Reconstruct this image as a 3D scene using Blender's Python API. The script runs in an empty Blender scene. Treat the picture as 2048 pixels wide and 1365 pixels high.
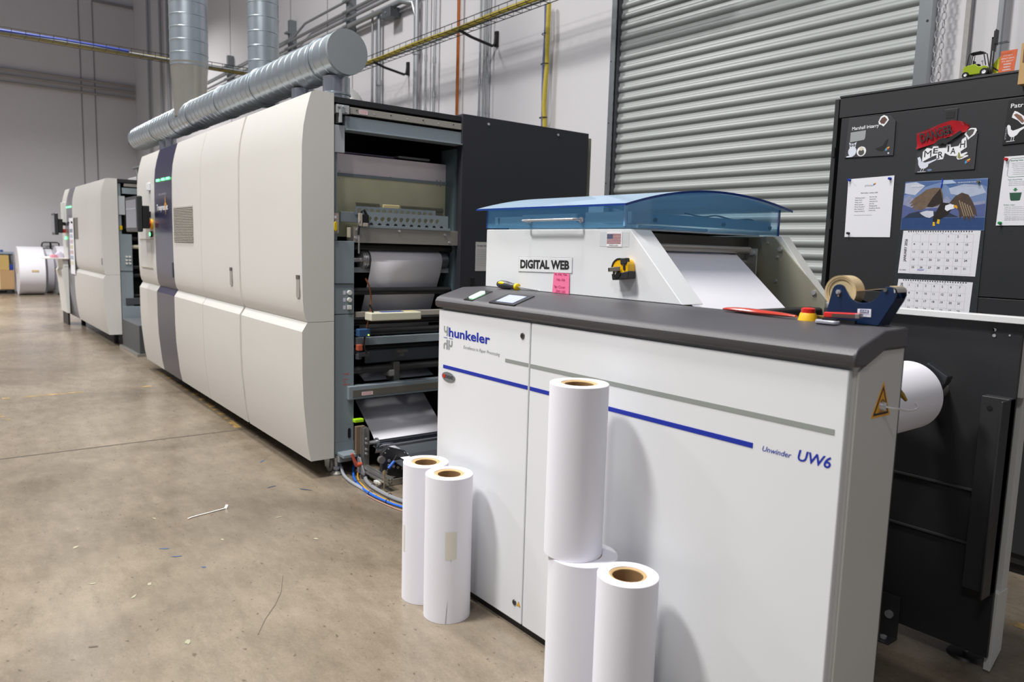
import bpy, math, random
from mathutils import Vector, Matrix
random.seed(7)
S = bpy.context.scene
COL = S.collection
PI = math.pi

# ------------------------------------------------------------ camera
cam_d = bpy.data.cameras.new('camera'); cam = bpy.data.objects.new('camera', cam_d); COL.objects.link(cam); S.camera = cam
YAW, PIT, ROL = -0.90452, 0.121985, -0.0288869
cy, sy, cp, sp, cr, sr = math.cos(YAW), math.sin(YAW), math.cos(PIT), math.sin(PIT), math.cos(ROL), math.sin(ROL)
fw = Vector((sy*cp, cy*cp, -sp)); rt0 = Vector((cy, -sy, 0)); dn0 = fw.cross(rt0)
rt = cr*rt0 + sr*dn0; dn = -sr*rt0 + cr*dn0
m = Matrix.Identity(4)
for i in range(3):
    m[i][0], m[i][1], m[i][2] = rt[i], -dn[i], -fw[i]
m[0][3], m[1][3], m[2][3] = 0, 0, 1.308
cam.matrix_world = m
cam_d.sensor_width = 36; cam_d.lens = 1503.08/2048*36
cam_d.clip_start = .05; cam_d.clip_end = 200
cam_d.dof.use_dof = True; cam_d.dof.focus_distance = 2.9; cam_d.dof.aperture_fstop = 4.0

# ------------------------------------------------------------ world, lamps, exposure
w = bpy.data.worlds.new('world'); S.world = w; w.use_nodes = True
bg = w.node_tree.nodes['Background']; bg.inputs[0].default_value = (.80, .84, .95, 1); bg.inputs[1].default_value = .17
def area(name, loc, size, power, target=None, col=(1, .98, .95), sizey=None, spread=150):
    d = bpy.data.lights.new(name, 'AREA'); d.energy = power; d.color = col
    d.spread = math.radians(spread); d.shape = 'RECTANGLE'; d.size = size; d.size_y = sizey or size
    o = bpy.data.objects.new(name, d); COL.objects.link(o); o.location = loc
    if target:
        o.rotation_euler = (Vector(target)-Vector(loc)).to_track_quat('-Z', 'Y').to_euler()
    return o
area('high_bay_lamp', (-3.1, -1.7, 6.6), .8, 330, sizey=.8)
area('high_bay_lamp', (1.2, -2.6, 6.4), .9, 100, sizey=.8)
area('high_bay_lamp', (-2.4, .4, 7.2), .8, 200, sizey=.8, spread=165)
area('high_bay_lamp', (-7.8, .5, 7.2), .8, 270, sizey=.8, spread=165)
area('high_bay_lamp', (-8.8, -2.6, 6.4), .9, 230, sizey=.8, spread=140)
area('high_bay_lamp', (-15.1, 1.9, 6.4), .9, 190, sizey=.6, spread=130)
area('high_bay_lamp', (-16.0, -2.4, 5.8), 1.0, 560, sizey=.6, spread=125)
S.view_settings.view_transform = 'Standard'; S.view_settings.look = 'None'
S.view_settings.gamma = 1; S.view_settings.use_curve_mapping = False
S.view_settings.exposure = 0.2

# ------------------------------------------------------------ helpers
def lin(h):
    if isinstance(h, str):
        h = h.lstrip('#'); c = [int(h[i:i+2], 16)/255 for i in (0, 2, 4)]
        return tuple((x/12.92 if x <= .04045 else ((x+.055)/1.055)**2.4) for x in c)
    return h
MATS = {}
def mat(name, col, rough=.5, metal=0, var=0, scale=8, bump=0, emit=0, stretch=None, spec=.5, coat=0):
    if name in MATS: return MATS[name]
    m = bpy.data.materials.new(name); m.use_nodes = True; nt = m.node_tree; b = nt.nodes['Principled BSDF']
    c = lin(col); b.inputs['Base Color'].default_value = (*c, 1)
    b.inputs['Roughness'].default_value = rough; b.inputs['Metallic'].default_value = metal
    b.inputs['Specular IOR Level'].default_value = spec
    if coat: b.inputs['Coat Weight'].default_value = coat; b.inputs['Coat Roughness'].default_value = .08
    if emit:
        b.inputs['Emission Color'].default_value = (*c, 1); b.inputs['Emission Strength'].default_value = emit
    if var or bump:
        tc = nt.nodes.new('ShaderNodeTexCoord'); mp = nt.nodes.new('ShaderNodeMapping'); n = nt.nodes.new('ShaderNodeTexNoise')
        n.inputs['Scale'].default_value = scale; n.inputs['Detail'].default_value = 6
        if stretch: mp.inputs['Scale'].default_value = stretch
        nt.links.new(tc.outputs['Object'], mp.inputs[0]); nt.links.new(mp.outputs[0], n.inputs['Vector'])
        if var:
            mx = nt.nodes.new('ShaderNodeMix'); mx.data_type = 'RGBA'
            mx.inputs[6].default_value = (*[x*(1-var) for x in c], 1); mx.inputs[7].default_value = (*[min(1, x*(1+var)) for x in c], 1)
            nt.links.new(n.outputs['Fac'], mx.inputs[0]); nt.links.new(mx.outputs[2], b.inputs['Base Color'])
        if bump:
            bp = nt.nodes.new('ShaderNodeBump'); bp.inputs['Strength'].default_value = bump; bp.inputs['Distance'].default_value = .002
            nt.links.new(n.outputs['Fac'], bp.inputs['Height']); nt.links.new(bp.outputs[0], b.inputs['Normal'])
    MATS[name] = m
    return m

class MB:
    def __init__(s): s.v = []; s.f = []
    def add(s, vs, fs):
        o = len(s.v); s.v += [tuple(v) for v in vs]; s.f += [tuple(i+o for i in f) for f in fs]; return s
    def box(s, x0, x1, y0, y1, z0, z1):
        x0, x1 = sorted((x0, x1)); y0, y1 = sorted((y0, y1)); z0, z1 = sorted((z0, z1))
        return s.add([(x0,y0,z0),(x1,y0,z0),(x1,y1,z0),(x0,y1,z0),(x0,y0,z1),(x1,y0,z1),(x1,y1,z1),(x0,y1,z1)],
                     [(0,3,2,1),(4,5,6,7),(0,1,5,4),(1,2,6,5),(2,3,7,6),(3,0,4,7)])
    def prism(s, ax, pts, a, b):
        """polygon in the plane across axis ax ('x': (y,z), 'y': (x,z), 'z': (x,y)), from a to b"""
        P = {'x': lambda u, v, t: (t, u, v), 'y': lambda u, v, t: (u, t, v), 'z': lambda u, v, t: (u, v, t)}[ax]
        n = len(pts)
        area2 = sum(pts[i][0]*pts[(i+1) % n][1]-pts[(i+1) % n][0]*pts[i][1] for i in range(n))
        if area2 < 0: pts = pts[::-1]
        a, b = sorted((a, b))
        vs = [P(u, v, a) for u, v in pts]+[P(u, v, b) for u, v in pts]
        flip = ax == 'y'
        f0 = tuple(range(n)); f1 = tuple(range(n, 2*n))
        fs = [f0[::-1], f1]+[(i, (i+1) % n, n+(i+1) % n, n+i) for i in range(n)]
        if flip: fs = [f[::-1] for f in fs]
        return s.add(vs, fs)
    def ring(s, path, r, n=12, closed=False, caps=True, scale=(1, 1)):
        """tube along a path; r a number or one per point"""
        P = [Vector(p) for p in path]; k = len(P)
        R = r if isinstance(r, (list, tuple)) else [r]*k
        vs = []; up = None
        for i, p in enumerate(P):
            if closed: t = (P[(i+1) % k]-P[i-1])
            else: t = P[min(i+1, k-1)]-P[max(i-1, 0)]
            t.normalize()
            if up is None:
                up = Vector((0, 0, 1)) if abs(t.z) < .9 else Vector((1, 0, 0))
            sd = t.cross(up); sd.normalize(); up = sd.cross(t); up.normalize()
            for j in range(n):
                a = 2*PI*j/n
                vs.append(p+sd*math.cos(a)*R[i]*scale[0]+up*math.sin(a)*R[i]*scale[1])
        fs = []
        for i in range(k if closed else k-1):
            for j in range(n):
                a, b = i*n+j, i*n+(j+1) % n; c, d = ((i+1) % k)*n+(j+1) % n, ((i+1) % k)*n+j
                fs.append((a, d, c, b)[::-1])
        if caps and not closed:
            fs.append(tuple(range(n))[::-1]); fs.append(tuple((k-1)*n+j for j in range(n)))
        return s.add(vs, fs)
    def cyl(s, p0, p1, r0, r1=None, n=24): return s.ring([p0, p1], [r0, r0 if r1 is None else r1], n)
    def lathe(s, prof, o, ax='z', n=48, closed=True):
        """prof: (radius, height) points; closed profile makes a ring solid"""
        A = {'z': lambda r, a, h: (o[0]+r*math.cos(a), o[1]+r*math.sin(a), o[2]+h),
             'y': lambda r, a, h: (o[0]+r*math.cos(a), o[1]+h, o[2]-r*math.sin(a)),
             'x': lambda r, a, h: (o[0]+h, o[1]+r*math.cos(a), o[2]+r*math.sin(a))}[ax]
        k = len(prof); vs = [A(r, 2*PI*j/n, h) for r, h in prof for j in range(n)]
        fs = []
        for i in range(k if closed else k-1):
            for j in range(n):
                i2 = (i+1) % k
                fs.append((i*n+j, i*n+(j+1) % n, i2*n+(j+1) % n, i2*n+j))
        return s.add(vs, fs)
    def quad(s, a, b, c, d): return s.add([a, b, c, d], [(0, 1, 2, 3)])
    def rot(s, M, piv=(0, 0, 0)):
        pv = Vector(piv); s.v = [tuple(M @ (Vector(v)-pv)+pv) for v in s.v]; return s
    def build(s, name, m, parent=None, bevel=0, seg=2, smooth=True, fix=False, ang=35):
        me = bpy.data.meshes.new(name)
        L = wl(parent)
        me.from_pydata([(v[0]-L[0], v[1]-L[1], v[2]-L[2]) for v in s.v], [], s.f)
        if fix:
            import bmesh
            bm = bmesh.new(); bm.from_mesh(me); bmesh.ops.recalc_face_normals(bm, faces=bm.faces); bm.to_mesh(me); bm.free()
        me.materials.append(m)
        if smooth:
            me.shade_smooth(); me.set_sharp_from_angle(angle=math.radians(ang))
        o = bpy.data.objects.new(name, me); COL.objects.link(o)
        if parent: o.parent = parent
        if bevel:
            b = o.modifiers.new('bevel', 'BEVEL'); b.width = bevel; b.segments = seg; b.limit_method = 'ANGLE'; b.angle_limit = math.radians(40)
            b.harden_normals = True
        return o
WL = {}
def wl(o):
    v = Vector((0, 0, 0))
    while o is not None: v += Vector(o.location); o = o.parent
    return v
def tag(o, label=None, cat=None, group=None, kind=None):
    if label: o['label'] = label
    if cat: o['category'] = cat
    if group: o['group'] = group
    if kind: o['kind'] = kind
    return o
def thing(name, label, cat, loc=(0, 0, 0), group=None):
    o = bpy.data.objects.new(name, None); o.location = loc; o.empty_display_size = .05; COL.objects.link(o)
    return tag(o, label, cat, group)
def struct(name, mb, m, parent=None, **k):
    o = mb.build(name, m, parent, **k)
    if not parent: o['kind'] = 'structure'
    return o
def solid(name, mb, m, label, cat, group=None, **k):
    """a thing that is one mesh; its origin goes to the base of its own mesh"""
    xs = [v[0] for v in mb.v]; ys = [v[1] for v in mb.v]; zs = [v[2] for v in mb.v]
    c = ((min(xs)+max(xs))/2, (min(ys)+max(ys))/2, min(zs))
    mb.v = [(v[0]-c[0], v[1]-c[1], v[2]-c[2]) for v in mb.v]
    o = mb.build(name, m, None, **k); o.location = c
    return tag(o, label, cat, group)
def text(s, parent, name, x, z, y, h, m, wdt=None, shear=0, bold=0, face='-y', rotv=0, up=(0, 1), flipx=False, flipz=False, d=.0006, space=1, centre=False):
    """lettering lying on a plane Y = y (facing -Y) with its lower left corner at (x, z); h: height of the letters"""
    cu = bpy.data.curves.new('t', 'FONT'); cu.body = s; cu.size = 1; cu.extrude = 0; cu.offset = bold; cu.shear = shear
    cu.space_character = space; cu.resolution_u = 3; cu.fill_mode = 'FRONT'
    to = bpy.data.objects.new('t', cu); me0 = bpy.data.meshes.new_from_object(to)
    vs = [v.co.copy() for v in me0.vertices]; fs = [tuple(p.vertices) for p in me0.polygons]
    bpy.data.objects.remove(to); bpy.data.meshes.remove(me0)
    if not vs: return None
    x0 = min(v.x for v in vs); x1 = max(v.x for v in vs); z0 = min(v.y for v in vs); z1 = max(v.y for v in vs)
    k = h/.73 if not name.endswith('!') else h/(z1-z0)
    kx = k if wdt is None else wdt/(x1-x0)
    mb = MB(); out = []
    for v in vs:
        u = (v.x-x0)*kx; q = v.y*k
        if centre: u -= (x1-x0)*kx/2
        if flipx: u = (x1-x0)*kx-u
        if flipz: q = h-q
        u, q = u*math.cos(rotv)-q*math.sin(rotv), u*math.sin(rotv)+q*math.cos(rotv)
        if face == '-y': out.append((x+u, y-d, z+q))
        elif face == '+x': out.append((y+d, x+u, z+q))
    mb.add(out, fs)
    return mb.build(name.rstrip('!'), m, parent, smooth=False)
def flat(name, pts, y, m, parent, t=.0008):
    return MB().prism('y', pts, y-t, y).build(name, m, parent, smooth=False)
def arc(cx, cz, r, a0, a1, n): return [(cx+r*math.cos(math.radians(a0+(a1-a0)*i/n)), cz+r*math.sin(math.radians(a0+(a1-a0)*i/n))) for i in range(n+1)]
def bezier_path(P, n=6):
    """Catmull-Rom through the points"""
    P = [Vector(p) for p in P]; out = []
    Q = [2*P[0]-P[1]]+P+[2*P[-1]-P[-2]]
    for i in range(1, len(Q)-2):
        a, b, c, d = Q[i-1:i+3]
        for j in range(n):
            t = j/n
            out.append(.5*((2*b)+(c-a)*t+(2*a-5*b+4*c-d)*t*t+(3*b-a-3*c+d)*t**3))
    out.append(P[-1]); return out
def dup(o, loc, label=None, group=None):
    r = o.copy(); COL.objects.link(r); r.location = loc
    if label: r['label'] = label
    if group: r['group'] = group
    for ch in list(o.children):
        c = ch.copy(); COL.objects.link(c); c.parent = r
        for g in list(ch.children):
            d = g.copy(); COL.objects.link(d); d.parent = c
    return r

# ------------------------------------------------------------ materials
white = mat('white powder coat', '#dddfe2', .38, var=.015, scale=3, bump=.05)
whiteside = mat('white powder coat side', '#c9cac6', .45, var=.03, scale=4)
paper = mat('white paper', '#e9e8f0', .75, spec=.25)
paper_edge = mat('cut paper edge', '#f2f2f4', .85, var=.02, scale=60, stretch=(1, 1, 20))
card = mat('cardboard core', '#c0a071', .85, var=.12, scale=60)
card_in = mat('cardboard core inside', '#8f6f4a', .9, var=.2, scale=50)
cream = mat('cream press cover', '#c9c7c3', .36, var=.025, scale=2.5, bump=.04)
creamdark = mat('cream seam', '#a09c88', .6)
indigo = mat('indigo gloss stripe', '#2a2b45', .28, spec=.6)
charcoal = mat('charcoal desk', '#48474b', .42, var=.05, scale=300, bump=.25)
black = mat('black panel', '#222326', .5, var=.04, scale=200, bump=.1)
blackp = mat('near black paint', '#121214', .5)
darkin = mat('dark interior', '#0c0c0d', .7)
slate = mat('dark blue grey panel', '#2b2c33', .45, var=.03, scale=120, bump=.06)
bluegrey = mat('blue grey enamel', '#7e8990', .42, var=.05, scale=10)
steel = mat('brushed steel', '#aeaaa2', .32, .6, var=.08, scale=20, stretch=(1, .05, 1))
zinc = mat('zinc plated sheet', '#aaa795', .42, .55, var=.14, scale=5)
zincy = mat('yellowish zinc sheet', '#d6d3b2', .42, .3, var=.14, scale=6)
chrome = mat('chrome', '#c9c9cc', .22, .6)
rubber = mat('black rubber roller', '#1b1b1d', .35)
alu = mat('aluminium profile', '#a8a8a4', .35, .8)
galv = mat('galvanised duct', '#a6b0b8', .3, .68, var=.16, scale=7, stretch=(1, 1, 1))
galvcap = mat('galvanised duct cap', '#83898d', .7, .2, var=.05, scale=4)
orange = mat('orange plastic', '#cf4a26', .45)
red = mat('red plastic', '#c22018', .35)
yellow = mat('yellow plastic', '#e6b414', .4)
bluec = mat('blue print', '#0e2a9e', .5)
greyp = mat('grey print', '#8d928e', .5)
blackprint = mat('black print', '#1c1d20', .6)
greylight = mat('pale grey print', '#a9abb0', .6)
pink = mat('pink paper', '#f0759f', .7)
pinkink = mat('dark pink ink', '#a51c56', .7)
led = mat('green light', (.12, 1, .28), .4, emit=3.2)
ledw = mat('green white light', (.45, 1, .55), .4, emit=4.5)
screen = mat('pale blue screen', (.30, .33, .62), .3, emit=.5)
tan = mat('tan tape', '#c3ad82', .5)
navy = mat('navy enamel', '#16294a', .3, var=.05, scale=60)
galvpipe = mat('galvanised conduit', '#a6aaad', .35, .7)
trayblk = mat('dark tray wire', '#3c3b36', .5, .5)
cabyel = mat('yellow cable', '#b7a43a', .5, var=.15, scale=30)
cabblue = mat('blue cable', '#2266cf', .4)
cabgrey = mat('grey cable', '#8d9094', .45)
whitewall = mat('painted wall', '#cfcdd1', .75, var=.02, scale=.6, bump=.1)
wallline = mat('wall joint', '#8e8c90', .8)

# floor material: worn, polished concrete
fm = bpy.data.materials.new('polished concrete'); fm.use_nodes = True; nt = fm.node_tree; N = nt.nodes; Lk = nt.links
b = N['Principled BSDF']; tc = N.new('ShaderNodeTexCoord')
def noise(sc, det=8, rough=.6, strv=None, dist=0):
    n = N.new('ShaderNodeTexNoise'); n.inputs['Scale'].default_value = sc; n.inputs['Detail'].default_value = det
    n.inputs['Roughness'].default_value = rough; n.inputs['Distortion'].default_value = dist
    if strv:
        mp = N.new('ShaderNodeMapping'); mp.inputs['Scale'].default_value = strv; Lk.new(tc.outputs['Object'], mp.inputs[0]); Lk.new(mp.outputs[0], n.inputs['Vector'])
    else: Lk.new(tc.outputs['Object'], n.inputs['Vector'])
    return n
def ramp(src, p0, c0, p1, c1):
    r = N.new('ShaderNodeValToRGB'); r.color_ramp.elements[0].position = p0; r.color_ramp.elements[0].color = (*c0, 1)
    r.color_ramp.elements[1].position = p1; r.color_ramp.elements[1].color = (*c1, 1); Lk.new(src.outputs['Fac'], r.inputs[0]); return r
def mul(a, b_, fac=1, mode='MULTIPLY'):
    mx = N.new('ShaderNodeMix'); mx.data_type = 'RGBA'; mx.blend_type = mode; mx.inputs[0].default_value = fac
    Lk.new(a.outputs[2] if a.bl_idname == 'ShaderNodeMix' else a.outputs[0], mx.inputs[6]); Lk.new(b_.outputs[2] if b_.bl_idname == 'ShaderNodeMix' else b_.outputs[0], mx.inputs[7]); return mx
base = ramp(noise(.8, 7, .6, (1, 1, 1), .8), .34, lin('#6c6153'), .66, lin('#928676'))
sm = ramp(noise(9, 12, .8, (.6, 1.3, 1)), .38, (.74, .73, .71), .60, (1, 1, 1))
fine = ramp(noise(120, 6, .7), .3, (.82, .81, .80), .6, (1, 1, 1))
spk = ramp(noise(34, 3, .5, (1, 1.5, 1)), .29, (.55, .53, .52), .335, (1, 1, 1))
c1 = mul(base, sm); c2 = mul(c1, fine); c3 = mul(c2, spk)
Lk.new(c3.outputs[2], b.inputs['Base Color'])
rr = N.new('ShaderNodeMapRange'); rr.inputs[3].default_value = .17; rr.inputs[4].default_value = .36
rn = noise(3, 8, .65); Lk.new(rn.outputs['Fac'], rr.inputs[0]); Lk.new(rr.outputs[0], b.inputs['Roughness'])
bp = N.new('ShaderNodeBump'); bp.inputs['Strength'].default_value = .12; bp.inputs['Distance'].default_value = .003
bn = noise(9, 8, .6); Lk.new(bn.outputs['Fac'], bp.inputs['Height']); Lk.new(bp.outputs[0], b.inputs['Normal'])
b.inputs['Specular IOR Level'].default_value = .62

# ============================================================ SETTING
floor = struct('floor', MB().box(-21.3, 6, -9, 4.6, -.2, 0), fm, smooth=False)
jm = mat('floor joint', '#4a4238', .8)
MB().add([(-5.204, -9, .0008), (-5.186, -9, .0008), (-5.186, 4.4, .0008), (-5.204, 4.4, .0008)], [(0, 1, 2, 3)]).build('joint', jm, floor, smooth=False)
MB().add([(-12.0, -9, .0008), (-11.985, -9, .0008), (-11.985, 4.4, .0008), (-12.0, 4.4, .0008)], [(0, 1, 2, 3)]).build('joint', jm, floor, smooth=False)
# worn floor tape
tape_m = bpy.data.materials.new('worn yellow floor tape'); tape_m.use_nodes = True; tn = tape_m.node_tree; tb = tn.nodes['Principled BSDF']
tb.inputs['Base Color'].default_value = (*lin('#a98b55'), 1); tb.inputs['Roughness'].default_value = .5
tt = tn.nodes.new('ShaderNodeTexCoord'); tno = tn.nodes.new('ShaderNodeTexNoise'); tno.inputs['Scale'].default_value = 9; tno.inputs['Detail'].default_value = 8
trm = tn.nodes.new('ShaderNodeValToRGB'); trm.color_ramp.elements[0].position = .45; trm.color_ramp.elements[1].position = .62
tn.links.new(tt.outputs['Object'], tno.inputs['Vector']); tn.links.new(tno.outputs['Fac'], trm.inputs[0]); tn.links.new(trm.outputs[0], tb.inputs['Alpha'])
def strip(x0, y0, x1, y1, wd):
    d = Vector((x1-x0, y1-y0, 0)).normalized(); n = Vector((-d.y, d.x, 0))*wd/2
    a, c = Vector((x0, y0, .0012)), Vector((x1, y1, .0012))
    return MB().quad(a-n, c-n, c+n, a+n)
for a in ((-7.95, 1.80, -6.5, 1.78, .05), (-6.5, 1.78, -5.25, 1.70, .045), (-7.15, .45, -7.15, 1.02, .05), (-7.17, 1.18, -7.17, 1.56, .05), (-6.9, .30, -6.3, .42, .05), (-1.5, 3.1, -.2, 3.06, .05)):
    tag(strip(*a).build('tape_mark', tape_m, floor, smooth=False))
dk = mat('dark scuff', '#5b5148', .6); bk = mat('blue paint fleck', '#35547c', .6); gk = mat('pale chip', '#98947d', .7)
def fleck(x, y, l, wd, a, mm, nm='paint_fleck'):
    pts = []
    for i in range(9):
        t = 2*PI*i/9; r = 1+random.uniform(-.35, .35)
        u, v = l*math.cos(t)*r/2, wd*math.sin(t)*r/2
        pts.append((x+u*math.cos(a)-v*math.sin(a), y+u*math.sin(a)+v*math.cos(a), .0012))
    MB().add(pts, [tuple(range(9))]).build(nm, mm, floor, smooth=False)
fleck(-3.30, .75, .05, .012, 1.0, bk); fleck(-3.19, .77, .04, .01, 1.3, bk); fleck(-3.02, .83, .02, .012, .7, bk)
fleck(-4.36, 1.55, .07, .012, 2.4, bk); fleck(-3.72, 1.55, .08, .012, .6, mat('navy mark', '#2c3a4c', .6)); fleck(-3.86, 1.42, .05, .012, 1.8, MATS['navy mark'])
fleck(-2.44, .17, .045, .018, .9, dk); fleck(-2.60, .37, .026, .012, 1.2, dk)
for x, y in ((-3.52, .45), (-3.1, .45), (-2.98, .62), (-2.46, .62), (-3.7, .8), (-3.27, .98), (-3.05, 1.32), (-3.4, 1.28), (-2.9, .55)): fleck(x, y, random.uniform(.02, .045), random.uniform(.008, .02), random.uniform(0, 3), gk, 'chip_mark')
MB().ring([(-2.766, 1.057, .0004), (-2.636, 1.001, .0004), (-2.548, .945, .0004), (-2.464, .878, .0004), (-2.378, .823, .0004)], .0025, 4).build('scuff_mark', mat('scuff', '#83776a', .5), floor)

back = struct('wall_back', MB().box(-21.3, -4.36, 4.4, 4.7, 0, 8.2), whitewall, smooth=False)
MB().box(-1.95, 6, 4.4, 4.7, 0, 8.2).build('wall_section', whitewall, back, smooth=False)
MB().box(-4.36, -1.95, 4.4, 4.7, 4.6, 8.2).build('wall_section', whitewall, back, smooth=False)
for x in (-13.7, -11.0, -9.74, -9.0): MB().box(x-.008, x+.008, 4.395, 4.4, 0, 8.2).build('joint', wallline, back, smooth=False)
MB().box(-1.80, -1.775, 4.36, 4.4, 0, 8.2).build('corner_strip', mat('wall strip', '#a5a3a2', .7), back, smooth=False)
left = struct('wall_left', MB().box(-21.3, -21, -9, 4.4, 0, 8.2), whitewall, smooth=False)
for y in (3.22, 3.51): MB().box(-21, -20.99, y-.012, y+.012, 0, 6.86 if y > 3.4 else 8.2).build('joint', wallline, left, smooth=False)
MB().box(-21, -20.95, 3.5, 4.39, 6.86, 6.92).build('joint', wallline, left, smooth=False)

# roll-up door: corrugated slats between two guides
door = tag(bpy.data.objects.new('door_1', None), kind='structure'); COL.objects.link(door); door.location = (-3.15, 4.4, 0)
slatm = mat('roll-up door slat', '#9da2a1', .42, .2, var=.04, scale=6, stretch=(.2, 1, 1))
p = .0785
prof = [(0, .0), (.006, -.006), (.012, -.014), (.026, -.019), (.042, -.017), (.05, -.011), (.054, -.006), (.0585, -.004), (.0785, -.0035), (.0785, .004), (0, .004)]
slat0 = None
for k in range(58):
    z = .036+k*p
    if slat0 is None:
        slat0 = MB().prism('x', [(4.415+y, zz) for zz, y in prof], -4.36, -1.99).build('slat', slatm, door)
        slat0.location.z = z; sl = slat0
    else:
        sl = slat0.copy(); COL.objects.link(sl); sl.location.z = z
guide = mat('galvanised door guide', '#a3a9ad', .3, .8, var=.08, scale=8)
MB().prism('z', [(-4.385, 4.345), (-4.335, 4.345), (-4.335, 4.352), (-4.378, 4.352), (-4.378, 4.4), (-4.385, 4.4)], 0, 4.6).build('guide', guide, door)
MB().prism('z', [(-4.37, 4.375), (-4.33, 4.375), (-4.33, 4.40), (-4.37, 4.40)], 0, 4.6).build('guide', mat('dark guide channel', '#5b5f63', .5, .5), door)
MB().prism('z', [(-1.955, 4.33), (-2.015, 4.33), (-2.015, 4.337), (-1.962, 4.337), (-1.962, 4.4), (-1.955, 4.4)], 0, 4.6).build('guide', guide, door)
MB().box(-2.03, -2.016, 4.34, 4.4, 0, 4.6).build('guide', guide, door)
for z in (1.85, 2.32, 2.79, 3.26):
    MB().cyl((-4.372, 4.344, z), (-4.372, 4.35, z), .006, n=10).build('bolt_hole', blackp, door)
    MB().cyl((-1.975, 4.329, z-.2), (-1.975, 4.335, z-.2), .007, n=10).build('bolt_hole', blackp, door)

# chain beside the door: two strands of links
ch = thing('pull_chain', 'looped steel pull chain hanging beside the right guide of the roll-up door', 'chain', (-1.88, 4.3, 2.1))
link_me = None
for s_, x in enumerate((-1.905, -1.878)):
    for k in range(30):
        z = 2.12+k*.038+(.012 if s_ else 0)
        if link_me is None:
            mb = MB()
            pth = [(x+.011*math.cos(2*PI*i/12), 4.3, z+.021*math.sin(2*PI*i/12)) for i in range(12)]
            o = mb.ring(pth, .0028, 6, closed=True).build('chain_link', chrome, ch); link_me = o; base_loc = (x, z); base_mesh = o.data
        else:
            o = link_me.copy(); COL.objects.link(o)
            o.location = (x-base_loc[0], 0, z-base_loc[1])
            if k % 2:
                # turn alternate links about their own vertical axis
                c = Vector((base_loc[0]-(-1.88), 0, 0)); R = Matrix.Rotation(PI/2, 3, 'Z')
                o.rotation_euler = (0, 0, PI/2); off = c-(R @ c); o.location = (x-base_loc[0]+off.x, off.y, z-base_loc[1])

# ============================================================ PIPES AND TRAYS ON THE WALL
def pipe(label, path, r, m_=galvpipe, name='conduit', cat='pipe', couplers=(), n=10):
    t = thing(name, label, cat, path[0])
    MB().ring(path, r, n).build('pipe_run', m_, t)
    for c in couplers:
        MB().cyl((c[0], c[1], c[2]-.03), (c[0], c[1], c[2]+.03), r*1.35, n=n).build('coupling', m_, t)
    return t
def vert(label, x, z0, z1, r, y=4.345, coup=(2.5, 3.1), **k): return pipe(label, [(x, y, z0), (x, y, z1)], r, couplers=[(x, y, c) for c in coup], **k)
vert('thin grey conduit down the wall just right of the duct end cap', -8.366, 0, 4.05, .014, coup=(3.0,))
vert('thick grey conduit bending down from the pipe rack, left of two thin ones', -7.353, 0, 3.95, .03, coup=(3.4,))
vert('thin grey conduit next to the thick bent conduit', -6.98, 0, 5.6, .014, coup=(2.9, 3.25))
vert('thin grey conduit left of the copper pipe', -7.15, 0, 5.6, .012, coup=(2.75, 3.3))
cop = mat('copper pipe', '#b0622f', .3, .7, var=.2, scale=9)
vert('single orange copper pipe running down the wall', -6.537, 0, 5.2, .016, m_=cop, coup=())
vert('leftmost of three close thin conduits right of the copper pipe', -6.153, 0, 5.2, .010, coup=(2.6, 2.9))
vert('middle of three close thin conduits right of the copper pipe', -6.086, 0, 5.2, .010, coup=())
vert('rightmost of three close thin conduits right of the copper pipe', -6.03, 0, 5.2, .012, coup=(2.62, 2.95))
vert('tall bright conduit on the wall behind the toy forklift', -1.62, 0, 5, .017, coup=())
vert('thick grey conduit on the wall just right of the big duct end cap', -8.55+.35, 0, 4.0, .024, coup=(2.85, 3.2))
vert('leftmost faint conduit in the far corner of the back wall', -19.3, 0, 8, .03, coup=())
vert('second faint conduit from the far corner of the back wall', -18.2, 2.2, 8, .03, coup=())
vert('third faint conduit from the far corner, just left of the upright duct', -17.6, 2.2, 8, .03, coup=())
for i, (z, r, x1) in enumerate(((4.27, .016, -7.0), (4.14, .02, -7.0), (4.05, .018, -7.2), (3.97, .03, -7.45))):
    nm = ('topmost', 'second', 'third', 'lowest and thickest')[i]
    pth = [(-16, 4.28, z), (x1, 4.28, z)]
    if i == 0: pth = [(-16, 4.28, 4.17), (-10.6, 4.28, 4.17), (-10.2, 4.28, z), (x1, 4.28, z)]
    if i == 3: pth = [(-16, 4.28, z), (-7.6, 4.30, z), (-7.42, 4.34, z-.05), (-7.353, 4.345, z-.2)]
    pipe(f'{nm} long conduit of the rack high on the back wall', pth, r)
stm = mat('strut steel', '#7b8184', .5, .2)
for i, x in enumerate((-13.57, -10.822, -8.94)):
    t = thing('strut_bracket', ('slotted strut holding the conduits, farthest left', 'slotted strut holding the conduits, middle one', 'slotted strut holding the conduits, above the duct end cap')[i], 'bracket', (x, 4.37, 3.8))
    MB().box(x-.04, x+.04, 4.3, 4.4, 3.8, 4.45).build('channel', stm, t)
    for z in (3.97, 4.05, 4.14, 4.27): MB().box(x-.05, x+.05, 4.25, 4.31, z-.012, z+.012).build('clamp', stm, t)
jb = thing('junction_box', 'small grey junction box hanging under the conduits on the wall', 'box', (-7.85, 4.3, 3.85))
MB().box(-7.95, -7.75, 4.24, 4.36, 3.84, 3.95).build('housing', mat('box grey', '#5d6265', .5, .4), jb, bevel=.004)
MB().cyl((-7.85, 4.24, 3.895), (-7.85, 4.23, 3.895), .01, n=8).build('cover_screw', chrome, jb)

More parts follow.
